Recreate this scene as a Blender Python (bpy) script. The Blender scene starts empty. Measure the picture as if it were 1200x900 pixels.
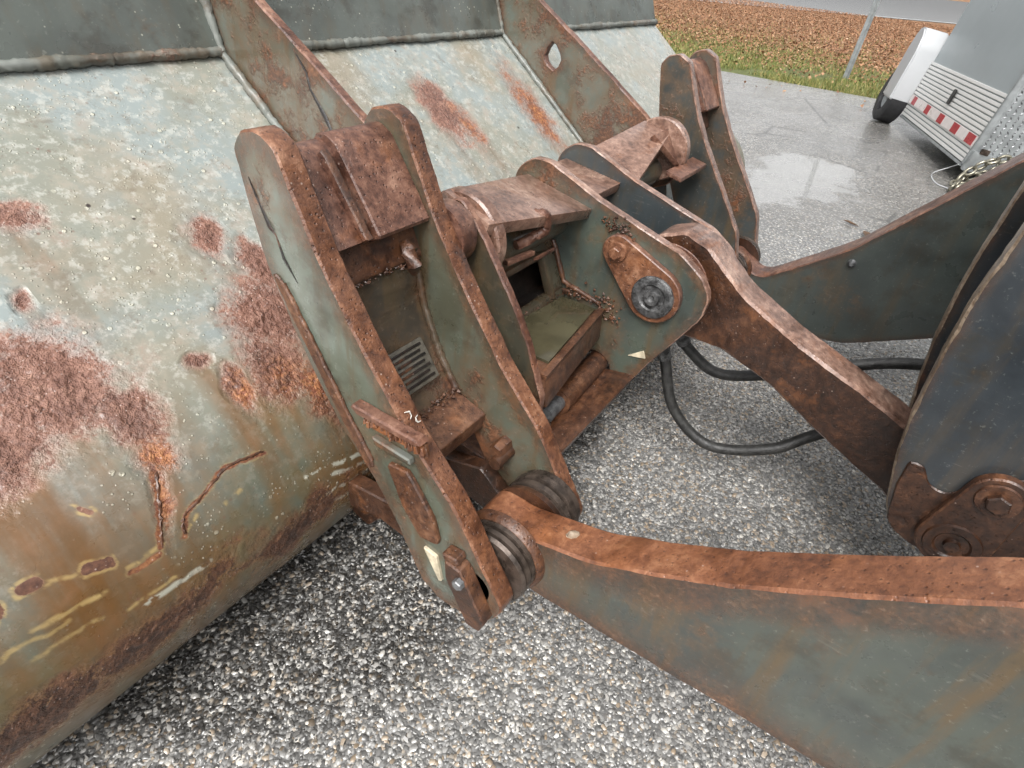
import bpy, bmesh, math, random
import numpy as np
from mathutils import Vector, Matrix
from mathutils.geometry import tessellate_polygon

random.seed(7)
RNG = np.random.default_rng(7)
scene = bpy.context.scene
COL = scene.collection

# ------------------------------------------------------------------ camera
# world: X = across the loader (left to right), Y = forward (towards the bucket), Z = up
CAM_Z = 1.08
F_PX = 700.0
def _n(v):
    v = np.array(v, float)
    return v / np.linalg.norm(v)
_L = _n([568, -452, F_PX])
_D = _n(np.cross(_n([1, .11, 0]), _L))
if _D[1] < 0: _D = -_D
_Z = -_D
_F = np.cross(_Z, _L)
_R = np.array([_L, _F, _Z])
right, down, fwd = _R[:, 0], _R[:, 1], _R[:, 2]
cam_data = bpy.data.cameras.new('camera')
cam_data.sensor_width = 36.0
cam_data.lens = 36.0 * F_PX / 1200.0
cam_data.clip_start = 0.02
cam_data.clip_end = 3000
cam = bpy.data.objects.new('camera', cam_data)
COL.objects.link(cam)
M = Matrix.Identity(4)
for i in range(3):
    M[i][0] = right[i]; M[i][1] = -down[i]; M[i][2] = -fwd[i]
M[2][3] = CAM_Z
cam.matrix_world = M
scene.camera = cam

# ------------------------------------------------------------------ world, sun, exposure
SUN_EL, SUN_AZ = math.radians(52), math.radians(200)   # azimuth of the sun, counter-clockwise from +X
world = bpy.data.worlds.new('World')
scene.world = world
world.use_nodes = True
wn = world.node_tree
wn.nodes.clear()
sky = wn.nodes.new('ShaderNodeTexSky')
sky.sky_type = 'NISHITA'
sky.sun_disc = False
sky.sun_elevation = SUN_EL
sky.sun_rotation = math.radians(90) - SUN_AZ
sky.air_density = 1.0
sky.dust_density = 6.0
sky.ozone_density = 1.0
hsv = wn.nodes.new('ShaderNodeHueSaturation')       # overcast: the blue taken out
hsv.inputs['Saturation'].default_value = 0.05
bg = wn.nodes.new('ShaderNodeBackground')
bg.inputs['Strength'].default_value = 0.15
wo = wn.nodes.new('ShaderNodeOutputWorld')
wn.links.new(sky.outputs[0], hsv.inputs['Color'])
wn.links.new(hsv.outputs[0], bg.inputs['Color'])
wn.links.new(bg.outputs[0], wo.inputs['Surface'])
sd = bpy.data.lights.new('sun', 'SUN')
sd.energy = 1.0
sd.angle = math.radians(25)
sd.color = (1.0, 0.97, 0.93)
sun = bpy.data.objects.new('sun', sd)
COL.objects.link(sun)
sv = Vector((math.cos(SUN_EL) * math.cos(SUN_AZ), math.cos(SUN_EL) * math.sin(SUN_AZ), math.sin(SUN_EL)))
sun.rotation_euler = sv.to_track_quat('Z', 'Y').to_euler()
sun.location = (0, 0, 6)
scene.view_settings.view_transform = 'Standard'
scene.view_settings.look = 'None'
scene.view_settings.gamma = 1.0
scene.view_settings.exposure = 1.0
scene.cycles.use_adaptive_sampling = True
scene.cycles.adaptive_threshold = 0.025
scene.cycles.max_bounces = 6
scene.cycles.diffuse_bounces = 3
scene.cycles.glossy_bounces = 3

# ------------------------------------------------------------------ material helpers
class NT:
    def __init__(s, name):
        s.m = bpy.data.materials.new(name); s.m.use_nodes = True
        s.t = s.m.node_tree; s.t.nodes.clear()
        s.out = s.N('ShaderNodeOutputMaterial'); s.b = s.N('ShaderNodeBsdfPrincipled')
        s.t.links.new(s.b.outputs[0], s.out.inputs[0])
        s.coord = s.N('ShaderNodeTexCoord').outputs['Object']
    def N(s, k): return s.t.nodes.new(k)
    def put(s, sock, v):
        if isinstance(v, bpy.types.NodeSocket): s.t.links.new(v, sock)
        elif v is not None: sock.default_value = v
    def noise(s, scale, detail=6, rough=.6, dist=0, co=None):
        n = s.N('ShaderNodeTexNoise'); s.put(n.inputs['Vector'], co or s.coord)
        n.inputs['Scale'].default_value = scale; n.inputs['Detail'].default_value = min(detail, 3.5 if scale >= 50 else 5)
        n.inputs['Roughness'].default_value = rough; n.inputs['Distortion'].default_value = dist
        return n.outputs['Fac']
    def voro(s, scale, feature='F1', out='Distance', co=None, rnd=1.0):
        n = s.N('ShaderNodeTexVoronoi'); n.feature = feature; s.put(n.inputs['Vector'], co or s.coord)
        n.inputs['Scale'].default_value = scale; n.inputs['Randomness'].default_value = rnd
        return n.outputs[out]
    def scaled(s, v):
        n = s.N('ShaderNodeMapping'); s.put(n.inputs['Vector'], s.coord); n.inputs['Scale'].default_value = v
        return n.outputs[0]
    def math(s, op, a, b=None, c=None, clamp=False):
        n = s.N('ShaderNodeMath'); n.operation = op; n.use_clamp = clamp
        s.put(n.inputs[0], a)
        if b is not None: s.put(n.inputs[1], b)
        if c is not None: s.put(n.inputs[2], c)
        return n.outputs[0]
    def step(s, v, a, b, lo=0.0, hi=1.0):
        n = s.N('ShaderNodeMapRange'); n.interpolation_type = 'SMOOTHSTEP'
        s.put(n.inputs['Value'], v)
        n.inputs['From Min'].default_value = a; n.inputs['From Max'].default_value = b
        n.inputs['To Min'].default_value = lo; n.inputs['To Max'].default_value = hi
        return n.outputs[0]
    def ramp(s, v, stops):
        n = s.N('ShaderNodeValToRGB'); s.put(n.inputs[0], v); e = n.color_ramp.elements
        while len(e) < len(stops): e.new(0.5)
        for k, (p, c) in enumerate(stops): e[k].position = p; e[k].color = (*c, 1)
        return n.outputs[0]
    def mix(s, f, a, b, blend='MIX'):
        n = s.N('ShaderNodeMix'); n.data_type = 'RGBA'; n.blend_type = blend
        s.put(n.inputs[0], f)
        for k, v in ((6, a), (7, b)):
            s.put(n.inputs[k], v if isinstance(v, bpy.types.NodeSocket) else (*v, 1))
        return n.outputs[2]
    def attr(s, name):
        n = s.N('ShaderNodeAttribute'); n.attribute_name = name; return n.outputs['Fac']
    def edge(s, r):
        bv = s.N('ShaderNodeBevel'); bv.samples = 4; bv.inputs['Radius'].default_value = r
        g = s.N('ShaderNodeNewGeometry')
        d = s.N('ShaderNodeVectorMath'); d.operation = 'DOT_PRODUCT'
        s.t.links.new(bv.outputs[0], d.inputs[0]); s.t.links.new(g.outputs['Normal'], d.inputs[1])
        return s.math('SUBTRACT', 1.0, d.outputs['Value'], clamp=True)
    def bump(s, h, strength, dist, prev=None):
        n = s.N('ShaderNodeBump'); n.inputs['Strength'].default_value = strength
        n.inputs['Distance'].default_value = dist; s.put(n.inputs['Height'], h)
        if prev is not None: s.t.links.new(prev, n.inputs['Normal'])
        return n.outputs[0]
    def wet(s, w, r=.10, normal=None):
        s.put(s.b.inputs['Coat Weight'], w); s.put(s.b.inputs['Coat Roughness'], r); s.b.inputs['Coat IOR'].default_value = 1.33
        if normal is not None: s.put(s.b.inputs['Coat Normal'], normal)
    def done(s, col, rough, normal=None, metal=None, spec=None):
        s.put(s.b.inputs['Base Color'], col if isinstance(col, bpy.types.NodeSocket) else (*col, 1))
        s.put(s.b.inputs['Roughness'], rough)
        if normal is not None: s.put(s.b.inputs['Normal'], normal)
        if metal is not None: s.put(s.b.inputs['Metallic'], metal)
        if spec is not None: s.put(s.b.inputs['Specular IOR Level'], spec)
        return s.m

RUST = {
    'pink':   [(.34, (.022, .010, .007)), (.45, (.070, .034, .026)), (.54, (.135, .074, .058)), (.66, (.26, .172, .143))],
    'brown':  [(.34, (.013, .006, .004)), (.45, (.043, .020, .012)), (.55, (.088, .043, .025)), (.67, (.18, .104, .068))],
    'orange': [(.34, (.045, .018, .009)), (.45, (.130, .052, .022)), (.55, (.210, .090, .040)), (.68, (.34, .180, .095))],
    'rim':    [(.34, (.024, .010, .006)), (.45, (.074, .033, .019)), (.54, (.140, .067, .039)), (.66, (.27, .165, .118))],
    'scale':  [(.30, (.075, .036, .029)), (.45, (.140, .074, .061)), (.54, (.190, .108, .091)), (.70, (.34, .230, .203))],
    'tan':    [(.34, (.060, .036, .022)), (.45, (.150, .105, .070)), (.54, (.250, .190, .135)), (.66, (.38, .31, .24))],
    'armr':   [(.34, (.040, .017, .010)), (.45, (.115, .048, .024)), (.55, (.180, .080, .042)), (.68, (.30, .165, .100))],
    'pinksheen':  [(.34, (.045, .026, .022)), (.45, (.125, .078, .066)), (.54, (.215, .148, .132)), (.66, (.37, .290, .268))],
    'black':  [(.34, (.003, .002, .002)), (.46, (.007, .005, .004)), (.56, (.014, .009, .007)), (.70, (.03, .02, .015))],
    'dark':   [(.34, (.009, .005, .003)), (.46, (.027, .013, .008)), (.56, (.055, .027, .016)), (.70, (.115, .062, .040))],
}

for _k in RUST:      # iron oxide: a deeper red-brown
    if _k not in ('tan', 'black'): RUST[_k] = [(p, (c[0] * 1.02, c[1] * .86, c[2] * .70)) for p, c in RUST[_k]]

def rust_mat(name, tone, bump=.7, rough=(.38, .68), wet=(.05, .55)):
    s = NT(name)
    a = s.noise(9, 8, .68); b = s.noise(70, 6, .7); v = s.voro(120)
    f = s.math('ADD', s.math('MULTIPLY', a, .55), s.math('MULTIPLY', b, .45))
    col = s.ramp(f, RUST[tone])
    org = s.step(s.noise(16, 5, .6), .56, .72)
    col = s.mix(s.math('MULTIPLY', org, .40), col, (.24, .088, .030))
    pits = s.step(v, .0, .28)
    col = s.mix(s.math('MULTIPLY', s.math('SUBTRACT', 1.0, pits), .45), col, (.020, .010, .008))
    spk = s.math('MULTIPLY', s.step(s.voro(90), .16, .06), s.step(s.noise(13, 2), .52, .6))
    col = s.mix(s.math('MULTIPLY', spk, .55), col, (.42, .33, .28))
    h = s.math('ADD', s.math('MULTIPLY', b, .6), s.math('MULTIPLY', pits, .4))
    nb = s.bump(h, bump, .004)
    nb = s.bump(s.noise(420, 3, .6), .35, .001, nb)
    r = s.step(s.noise(12, 4), .35, .65, *rough)
    s.wet(s.step(s.noise(6, 3), .38, .62, *wet), .18, s.bump(b, .3, .004))
    return s.done(col, r, nb)

def paint_mat(name, base, alt, rust_tone='brown', bias=.0, edge=.22, er=.018, stain=.5, rough=(.22, .45), speck=.0, wet=.8):
    """weathered enamel over steel: rust creeps in from the plate's edges and in blotches"""
    s = NT(name)
    big = s.noise(4.5, 6, .62); mid = s.noise(22, 6, .66); fine = s.noise(130, 4, .65)
    e = s.edge(er)
    m = s.math('ADD', s.math('MULTIPLY', big, .62), s.math('MULTIPLY', mid, .38))
    m = s.math('ADD', m, bias)
    m = s.math('ADD', m, s.math('MULTIPLY', e, edge * 4.0))
    m = s.math('ADD', m, s.math('MULTIPLY', s.math('SUBTRACT', fine, .5), .16))
    rust = s.step(m, .60, .69)
    fringe = s.step(m, .50, .63)
    paint = s.mix(s.step(s.noise(7, 5, .6), .38, .64), base, alt)
    streak = s.noise(1.0, 5, .62, 0, s.scaled((26, 26, 3.2)))
    paint = s.mix(s.math('MULTIPLY', s.step(streak, .47, .70), stain), paint, (.085, .058, .030))
    paint = s.mix(s.math('MULTIPLY', fringe, .62), paint, (.115, .070, .038))
    paint = s.mix(s.math('MULTIPLY', s.step(fine, .60, .75), .25), paint, (.30, .31, .27))
    scr_ = s.noise(1.0, 3, .5, .6, s.scaled((40, 9, 240)))
    paint = s.mix(s.math('MULTIPLY', s.math('MULTIPLY', s.step(scr_, .62, .66), s.step(mid, .50, .60)), .16), paint, (.22, .21, .18))
    paint = s.mix(s.math('MULTIPLY', s.step(s.noise(11, 5, .7), .50, .66), .55), paint, (.030, .026, .019))
    if speck:
        dots = s.math('MULTIPLY', s.step(s.voro(75), .16, .09), s.step(s.noise(9, 3), .50, .60))
        paint = s.mix(s.math('MULTIPLY', dots, speck), paint, (.55, .54, .44))
    f = s.math('ADD', s.math('MULTIPLY', mid, .5), s.math('MULTIPLY', fine, .5))
    rc = s.ramp(f, RUST[rust_tone])
    rc = s.mix(s.math('MULTIPLY', s.step(s.noise(15, 4), .55, .7), .45), rc, (.24, .085, .030))
    col = s.mix(rust, paint, rc)
    r0 = s.step(s.noise(10, 5, .6), .35, .65, *rough)
    rr = s.math('ADD', r0, s.math('MULTIPLY', rust, .22))
    hh = s.math('ADD', s.math('MULTIPLY', s.math('MULTIPLY', fine, rust), .8), s.math('MULTIPLY', rust, .5))
    hh = s.math('ADD', hh, s.math('MULTIPLY', mid, .12))
    s.wet(s.step(big, .35, .6, .2 * wet, wet), .14)
    return s.done(col, rr, s.bump(hh, .55, .003))

def plain_mat(name, col, rough=.5, metal=0.0, var=.25, bumps=.0, scale=30):
    s = NT(name)
    dark = tuple(c * (1 - var) for c in col)
    c = s.mix(s.step(s.noise(scale, 5, .6), .35, .65), dark, col)
    nb = s.bump(s.noise(scale * 4, 4), bumps, .002) if bumps else None
    return s.done(c, s.step(s.noise(scale * .6, 3), .3, .7, max(.03, rough - .1), rough + .1), nb, metal)

GREEN, GREEN2 = (.118, .135, .108), (.085, .098, .086)
SLATE, SLATE2 = (.060, .072, .074), (.038, .046, .050)
MT = {}
MT['ear'] = paint_mat('weathered green enamel', (.120, .142, .118), (.080, .090, .066), 'brown', .015, .62, .05, .85)
MT['earb'] = paint_mat('grimy olive enamel', (.088, .096, .072), (.060, .060, .040), 'brown', .025, .60, .05, .95)
MT['lever'] = paint_mat('dull green enamel', (.066, .079, .062), (.044, .053, .047), 'brown', .035, .50, .04, .8)
MT['dark'] = paint_mat('dark slate enamel', (.046, .055, .057), (.028, .034, .037), 'dark', -.03, .30, .03, .5, (.28, .46), 0, .4)
MT['gface'] = paint_mat('slate enamel gone to rust', (.044, .052, .052), (.032, .034, .032), 'brown', .075, .16, .02, .7, (.28, .46), 0, .5)
MT['arm'] = paint_mat('arm olive enamel', (.058, .066, .055), (.040, .046, .042), 'brown', -.02, .95, .11, .95, (.24, .42), 0, .4)
MT['inner'] = paint_mat('olive grimy shaded recess enamel', (.060, .058, .040), (.038, .034, .025), 'dark', .07, .12, .02, .8)  # recess shade is darkened into this enamel colour
MT['rib'] = paint_mat('rib green enamel', (.105, .118, .098), (.070, .076, .058), 'brown', .105, .40, .04, .85)
MT['plate'] = paint_mat('grey green top plate enamel', (.088, .099, .088), (.064, .072, .064), 'pink', -.08, .06, .02, .35, (.25, .42), .7)
MT['rpink'] = rust_mat('wet pinkish rust', 'pink', .9)
MT['rbrown'] = rust_mat('brown rust', 'brown', .8)
MT['rorange'] = rust_mat('orange rust', 'orange', .55)
MT['rrim'] = rust_mat('granular brown-orange rust', 'rim', 1.0)
MT['rred'] = rust_mat('deep red-brown rust', 'rim', .9, (.3, .55))
MT['rblack'] = rust_mat('black wet grime and cavity shade', 'black', .4, (.35, .6))
MT['bell'] = paint_mat('blue-black slate enamel', (.032, .038, .043), (.022, .026, .030), 'dark', -.04, .30, .03, .35, (.28, .46), 0, .35)
MT['tan'] = rust_mat('worn tan edge', 'tan', .7)
MT['rarm'] = rust_mat('red-brown arm rust', 'armr', .55)
MT['rwet'] = rust_mat('rain-wet rust with painted sheen', 'pinksheen', .6, (.25, .5), wet=(.5, 1.0))  # lighter tone: sky sheen on wet rust put into the colour
MT['farm'] = paint_mat('grey-green arm enamel', (.052, .062, .056), (.036, .043, .040), 'dark', -.04, .40, .04, .5, (.26, .44), 0, .4)
MT['pinm'] = plain_mat('grimy pin steel', (.135, .135, .135), .34, .4, .75, .9, 55)
MT['web'] = paint_mat('grimy web enamel', (.052, .044, .034), (.034, .027, .020), 'brown', .09, .2, .03, .9)
MT['plabel'] = plain_mat('tarnished label plate', (.125, .112, .090), .45, .2, .5, .3, 40)
MT['cream'] = plain_mat('lifted cream primer', (.36, .26, .12), .6, 0, .4, .3, 60)
MT['rdark'] = rust_mat('dark brown rust', 'dark', .6, (.30, .55))
MT['weld'] = paint_mat('painted weld bead', (.15, .16, .145), (.10, .105, .09), 'pink', .02, .05, .01, .6, (.45, .65))
MT['rubber'] = plain_mat('dusty black rubber', (.030, .029, .027), .48, 0, .7, .5, 70)
MT['seal'] = plain_mat('worn greasy shim steel', (.095, .072, .058), .30, .45, .65, .4, 40)
MT['steel'] = plain_mat('scuffed pin steel', (.23, .235, .24), .38, .5, .65, .7, 45)
MT['pale'] = plain_mat('pale bare primer', (.58, .50, .36), .55, 0, .4, .3, 50)
MT['white'] = plain_mat('white marker paint', (.55, .52, .47), .6, 0, .2)
MT['murk'] = plain_mat('murky rain water', (.075, .066, .038), .06, 0, .35, 0, 14)

# ------------------------------------------------------------------ mesh helpers
def link(name, me, mats, parent=None, smooth=35):
    o = bpy.data.objects.new(name, me); COL.objects.link(o)
    for m in (mats if isinstance(mats, (list, tuple)) else [mats]): me.materials.append(m)
    if smooth:
        me.shade_smooth(); me.set_sharp_from_angle(angle=math.radians(smooth))
    if parent is not None: o.parent = parent
    return o

def tag(o, label, cat, group=None, kind=None):
    if label: o['label'] = label
    if cat: o['category'] = cat
    if group: o['group'] = group
    if kind: o['kind'] = kind
    return o

def thing(name, label, cat, loc=(0, 0, 0), group=None):
    o = bpy.data.objects.new(name, None); COL.objects.link(o)
    o.location = loc; o.empty_display_size = .1
    return tag(o, label, cat, group)

def me_from(name, V, F, mi=None, off=None):
    me = bpy.data.meshes.new(name)
    if off is not None: V = [(x - off[0], y - off[1], z - off[2]) for x, y, z in V]
    me.from_pydata(V, [], F)
    if mi is not None: me.polygons.foreach_set('material_index', mi)
    bm = bmesh.new(); bm.from_mesh(me); bmesh.ops.recalc_face_normals(bm, faces=bm.faces); bm.to_mesh(me); bm.free()
    me.update()
    return me

def fillet(poly, r=.008, seg=4):
    """round each corner; poly entries (y, z) or (y, z, r)"""
    out = []; n = len(poly)
    for i in range(n):
        p = np.array(poly[i][:2], float); a = np.array(poly[i - 1][:2], float); b = np.array(poly[(i + 1) % n][:2], float)
        rr = poly[i][2] if len(poly[i]) > 2 else r
        va, vb = a - p, b - p; la, lb = np.linalg.norm(va), np.linalg.norm(vb)
        va /= la; vb /= lb
        ang = math.acos(max(-1, min(1, float(va @ vb))))
        if rr <= 0 or ang > math.radians(176): out.append(tuple(p)); continue
        t = min(rr / math.tan(ang / 2), .48 * la, .48 * lb)
        for k in range(seg + 1):
            u = k / seg
            q = (p + va * t) * (1 - u) ** 2 + p * 2 * u * (1 - u) + (p + vb * t) * u ** 2
            out.append(tuple(q))
    return out

def area(p):
    return .5 * sum(p[i - 1][0] * p[i][1] - p[i][0] * p[i - 1][1] for i in range(len(p)))

def inset(p, d):
    n = len(p); s = 1 if area(p) > 0 else -1; out = []
    for i in range(n):
        a, b, c = np.array(p[i - 1]), np.array(p[i]), np.array(p[(i + 1) % n])
        t = c - a; L = np.linalg.norm(t) or 1
        out.append(tuple(b + s * d * np.array((-t[1], t[0])) / L))
    return out

def prism_mesh(name, poly, x0, x1, off=(0, 0, 0), holes=(), b=.0025, r=.008, to3=None):
    """extrude a (y, z) outline along x with chamfered rims; faces slot 0, rims slot 1"""
    outer = fillet(poly, r)
    ys, zs = [p[0] for p in outer], [p[1] for p in outer]; per = sum(math.dist(outer[k - 1], outer[k]) for k in range(len(outer)))
    worn = b >= .002 and .25 < per < 6 and r > 0
    if worn:   # steel cut and rusted by hand: edges wander a little
        rgp = random.Random(int(per * 1e5)); res = []
        for k in range(len(outer)):
            p, q = outer[k], outer[(k + 1) % len(outer)]; L = math.dist(p, q); m = max(1, int(L / .012))
            for t in range(m):
                c_ = (p[0] + (q[0] - p[0]) * t / m, p[1] + (q[1] - p[1]) * t / m)
                if not res or math.dist(c_, res[-1]) > .0055: res.append((c_[0] + rgp.gauss(0, .0003), c_[1] + rgp.gauss(0, .0003)))
        outer = res
    loops = [outer] + [list(h) for h in holes]
    V, F, mi = [], [], []
    tops = {}
    caps = {0: [], 3: []}
    start = []
    for li, lp in enumerate(loops):
        ins = inset(lp, b if li == 0 else -b)
        if worn and li == 0:
            wv = [rgp.uniform(.35, 1.35) for _ in lp]; wv = [(wv[k - 1] + wv[k] + wv[(k + 1) % len(wv)]) / 3 for k in range(len(wv))]
            ins = [(a[0] + (c_[0] - a[0]) * w_, a[1] + (c_[1] - a[1]) * w_) for a, c_, w_ in zip(lp, ins, wv)]
        n = len(lp); base = len(V); start.append((base, n))
        for ring, (xx, pp) in enumerate(((x0, ins), (x0 + b, lp), (x1 - b, lp), (x1, ins))):
            V += [(xx, y, z) for y, z in pp]
        for ring in range(3):
            for i in range(n):
                j = (i + 1) % n
                F.append((base + ring * n + i, base + ring * n + j, base + (ring + 1) * n + j, base + (ring + 1) * n + i)); mi.append(1)
        caps[0].append((base, [Vector((y, z, 0)) for y, z in ins])); caps[3].append((base + 3 * n, [Vector((y, z, 0)) for y, z in ins]))
    for k in (0, 3):
        idx = [b0 + i for b0, pts in caps[k] for i in range(len(pts))]
        for t in tessellate_polygon([pts for _, pts in caps[k]]):
            F.append(tuple(idx[q] for q in t)); mi.append(0)
    if to3: V = [to3(v) for v in V]
    return me_from(name, V, F, mi, off)

def plate(name, poly, x0, x1, face, rim, parent, holes=(), b=.0025, r=.008):
    off = parent.matrix_world.translation if False else parent.location
    me = prism_mesh(name, poly, x0, x1, off, holes, b, r)
    return link(name, me, [face, rim], parent)

def circle(cy, cz, r, n=28):
    return [(cy + r * math.cos(2 * math.pi * k / n), cz + r * math.sin(2 * math.pi * k / n)) for k in range(n)]

def lathe(name, cy, cz, prof, mat, parent, n=40, off=None):
    """turn a profile [(x, r), ...] about the lateral axis through (cy, cz)"""
    V, F = [], []
    for x, r in prof:
        for k in range(n):
            a = 2 * math.pi * k / n
            V.append((x, cy + r * math.cos(a), cz + r * math.sin(a)))
    for i in range(len(prof) - 1):
        for k in range(n):
            j = (k + 1) % n
            F.append((i * n + k, i * n + j, (i + 1) * n + j, (i + 1) * n + k))
    F.append(tuple(range(n))); F.append(tuple((len(prof) - 1) * n + k for k in range(n)))
    return link(name, me_from(name, V, F, None, parent.location if parent else off), mat, parent, 40)

def tube_geo(path, rad, n=10, jitter=0.0, seedv=0):
    rg = random.Random(seedv)
    V, F = [], []
    P = [Vector(p) for p in path]
    up = Vector((.13, .21, .97))
    for i, p in enumerate(P):
        t = (P[min(i + 1, len(P) - 1)] - P[max(i - 1, 0)]).normalized()
        a = t.cross(up).normalized(); b = t.cross(a).normalized()
        rr = rad[i] if isinstance(rad, (list, tuple)) else rad
        for k in range(n):
            q = 2 * math.pi * k / n
            r2 = rr * (1 + rg.uniform(-jitter, jitter))
            V.append(tuple(p + a * (math.cos(q) * r2) + b * (math.sin(q) * r2)))
    for i in range(len(P) - 1):
        for k in range(n):
            j = (k + 1) % n
            F.append((i * n + k, i * n + j, (i + 1) * n + j, (i + 1) * n + k))
    F.append(tuple(range(n))); F.append(tuple((len(P) - 1) * n + k for k in range(n)))
    return V, F

def spline(pts, n=12):
    P = [np.array(p, float) for p in pts]; out = []
    P = [2 * P[0] - P[1]] + P + [2 * P[-1] - P[-2]]
    for i in range(1, len(P) - 2):
        for k in range(n):
            t = k / n
            out.append(tuple(.5 * ((2 * P[i]) + (-P[i - 1] + P[i + 1]) * t + (2 * P[i - 1] - 5 * P[i] + 4 * P[i + 1] - P[i + 2]) * t * t
                             + (-P[i - 1] + 3 * P[i] - 3 * P[i + 1] + P[i + 2]) * t ** 3)))
    out.append(tuple(P[-2]))
    return out

def tube(name, path, rad, mat, parent=None, n=12, jitter=0.0, off=None, seedv=0):
    V, F = tube_geo(path, rad, n, jitter, seedv)
    return link(name, me_from(name, V, F, None, parent.location if parent else off), mat, parent, 50)

def bead(name, a, b, r, parent, mat=None, step=.006, mids=()):
    """a rippled weld bead along a polyline"""
    pts = [Vector(a)] + [Vector(m) for m in mids] + [Vector(b)]
    path, rad = [], []; wob = 0.0
    rg = random.Random(hash((round(a[0], 3), round(b[1], 3))) & 0xffff)
    for i in range(len(pts) - 1):
        n = max(2, int((pts[i + 1] - pts[i]).length / step))
        for k in range(n + (i == len(pts) - 2)):
            wob = wob * .8 + rg.uniform(-.12, .12)
            path.append(pts[i].lerp(pts[i + 1], k / n) + Vector((rg.uniform(-1, 1), rg.uniform(-1, 1), rg.uniform(-1, 1))) * r * .10); rad.append(r * (1 + wob + .07 * math.sin(len(path) * 2.2 + wob * 8) + rg.uniform(-.08, .08)))
    return tube(name, path, rad, mat or MT['weld'], parent, 8, .06)

def box8(name, c8, mat, parent, bev=.002):
    """hexahedron from 8 corners: 4 of one side then the matching 4"""
    bm = bmesh.new(); vs = [bm.verts.new(Vector(c) - Vector(parent.location)) for c in c8]
    for f in ((0, 1, 2, 3), (7, 6, 5, 4), (0, 4, 5, 1), (1, 5, 6, 2), (2, 6, 7, 3), (3, 7, 4, 0)):
        bm.faces.new([vs[i] for i in f])
    bmesh.ops.recalc_face_normals(bm, faces=bm.faces)
    if bev: bmesh.ops.bevel(bm, geom=bm.edges[:], offset=bev, segments=2, affect='EDGES', profile=.6)
    me = bpy.data.meshes.new(name); bm.to_mesh(me); bm.free()
    return link(name, me, mat, parent)

def hexbolt(name, c, r, h, mat, parent, washer=None, axis=-1):
    """hex head on a face whose outside is -x"""
    V, F = [], []
    x = c[0]
    for xx, rr in ((x, r), (x + axis * h * .85, r), (x + axis * h, r * .86)):
        for k in range(6):
            a = math.pi * k / 3 + .3
            V.append((xx, c[1] + rr * math.cos(a), c[2] + rr * math.sin(a)))
    for i in range(2):
        for k in range(6):
            j = (k + 1) % 6; F.append((i * 6 + k, i * 6 + j, i * 6 + 6 + j, i * 6 + 6 + k))
    F.append(tuple(range(6))); F.append(tuple(range(12, 18)))
    return link(name, me_from(name, V, F, None, parent.location), mat, parent, 30)

# numpy value noise for baked surface attributes
def vnoise(x, y, seedv=0):
    rg = np.random.default_rng(seedv); T = rg.random((256, 256))
    xi, yi = np.floor(x).astype(int), np.floor(y).astype(int); fx, fy = x - xi, y - yi
    fx = fx * fx * (3 - 2 * fx); fy = fy * fy * (3 - 2 * fy)
    g = lambda a, b: T[a & 255, b & 255]
    return (g(xi, yi) * (1 - fx) + g(xi + 1, yi) * fx) * (1 - fy) + (g(xi, yi + 1) * (1 - fx) + g(xi + 1, yi + 1) * fx) * fy
def fbm(x, y, o=5, seedv=0, gain=.55):
    a, s, t = 1.0, 0.0, 0.0
    for k in range(o):
        s = s + a * vnoise(x * 2 ** k + 17 * k, y * 2 ** k + 31 * k, seedv + k); t += a; a *= gain
    return s / t

# ================================================================== GROUND
def damp_shade_mask(s):
    # bucket and coupler shade, with some damp, painted into the ground colour; ragged border
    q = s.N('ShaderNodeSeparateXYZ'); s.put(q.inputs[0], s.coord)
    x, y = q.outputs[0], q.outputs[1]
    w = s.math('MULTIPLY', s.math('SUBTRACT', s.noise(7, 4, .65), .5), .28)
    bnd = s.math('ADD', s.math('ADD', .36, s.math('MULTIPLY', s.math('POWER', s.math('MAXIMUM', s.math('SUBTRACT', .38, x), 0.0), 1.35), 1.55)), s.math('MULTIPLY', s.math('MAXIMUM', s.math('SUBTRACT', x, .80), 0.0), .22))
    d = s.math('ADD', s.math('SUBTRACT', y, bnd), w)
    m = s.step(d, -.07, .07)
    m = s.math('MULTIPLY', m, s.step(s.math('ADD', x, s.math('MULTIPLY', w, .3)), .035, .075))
    return s.math('MULTIPLY', m, s.step(x, 2.2, 1.5))
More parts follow.
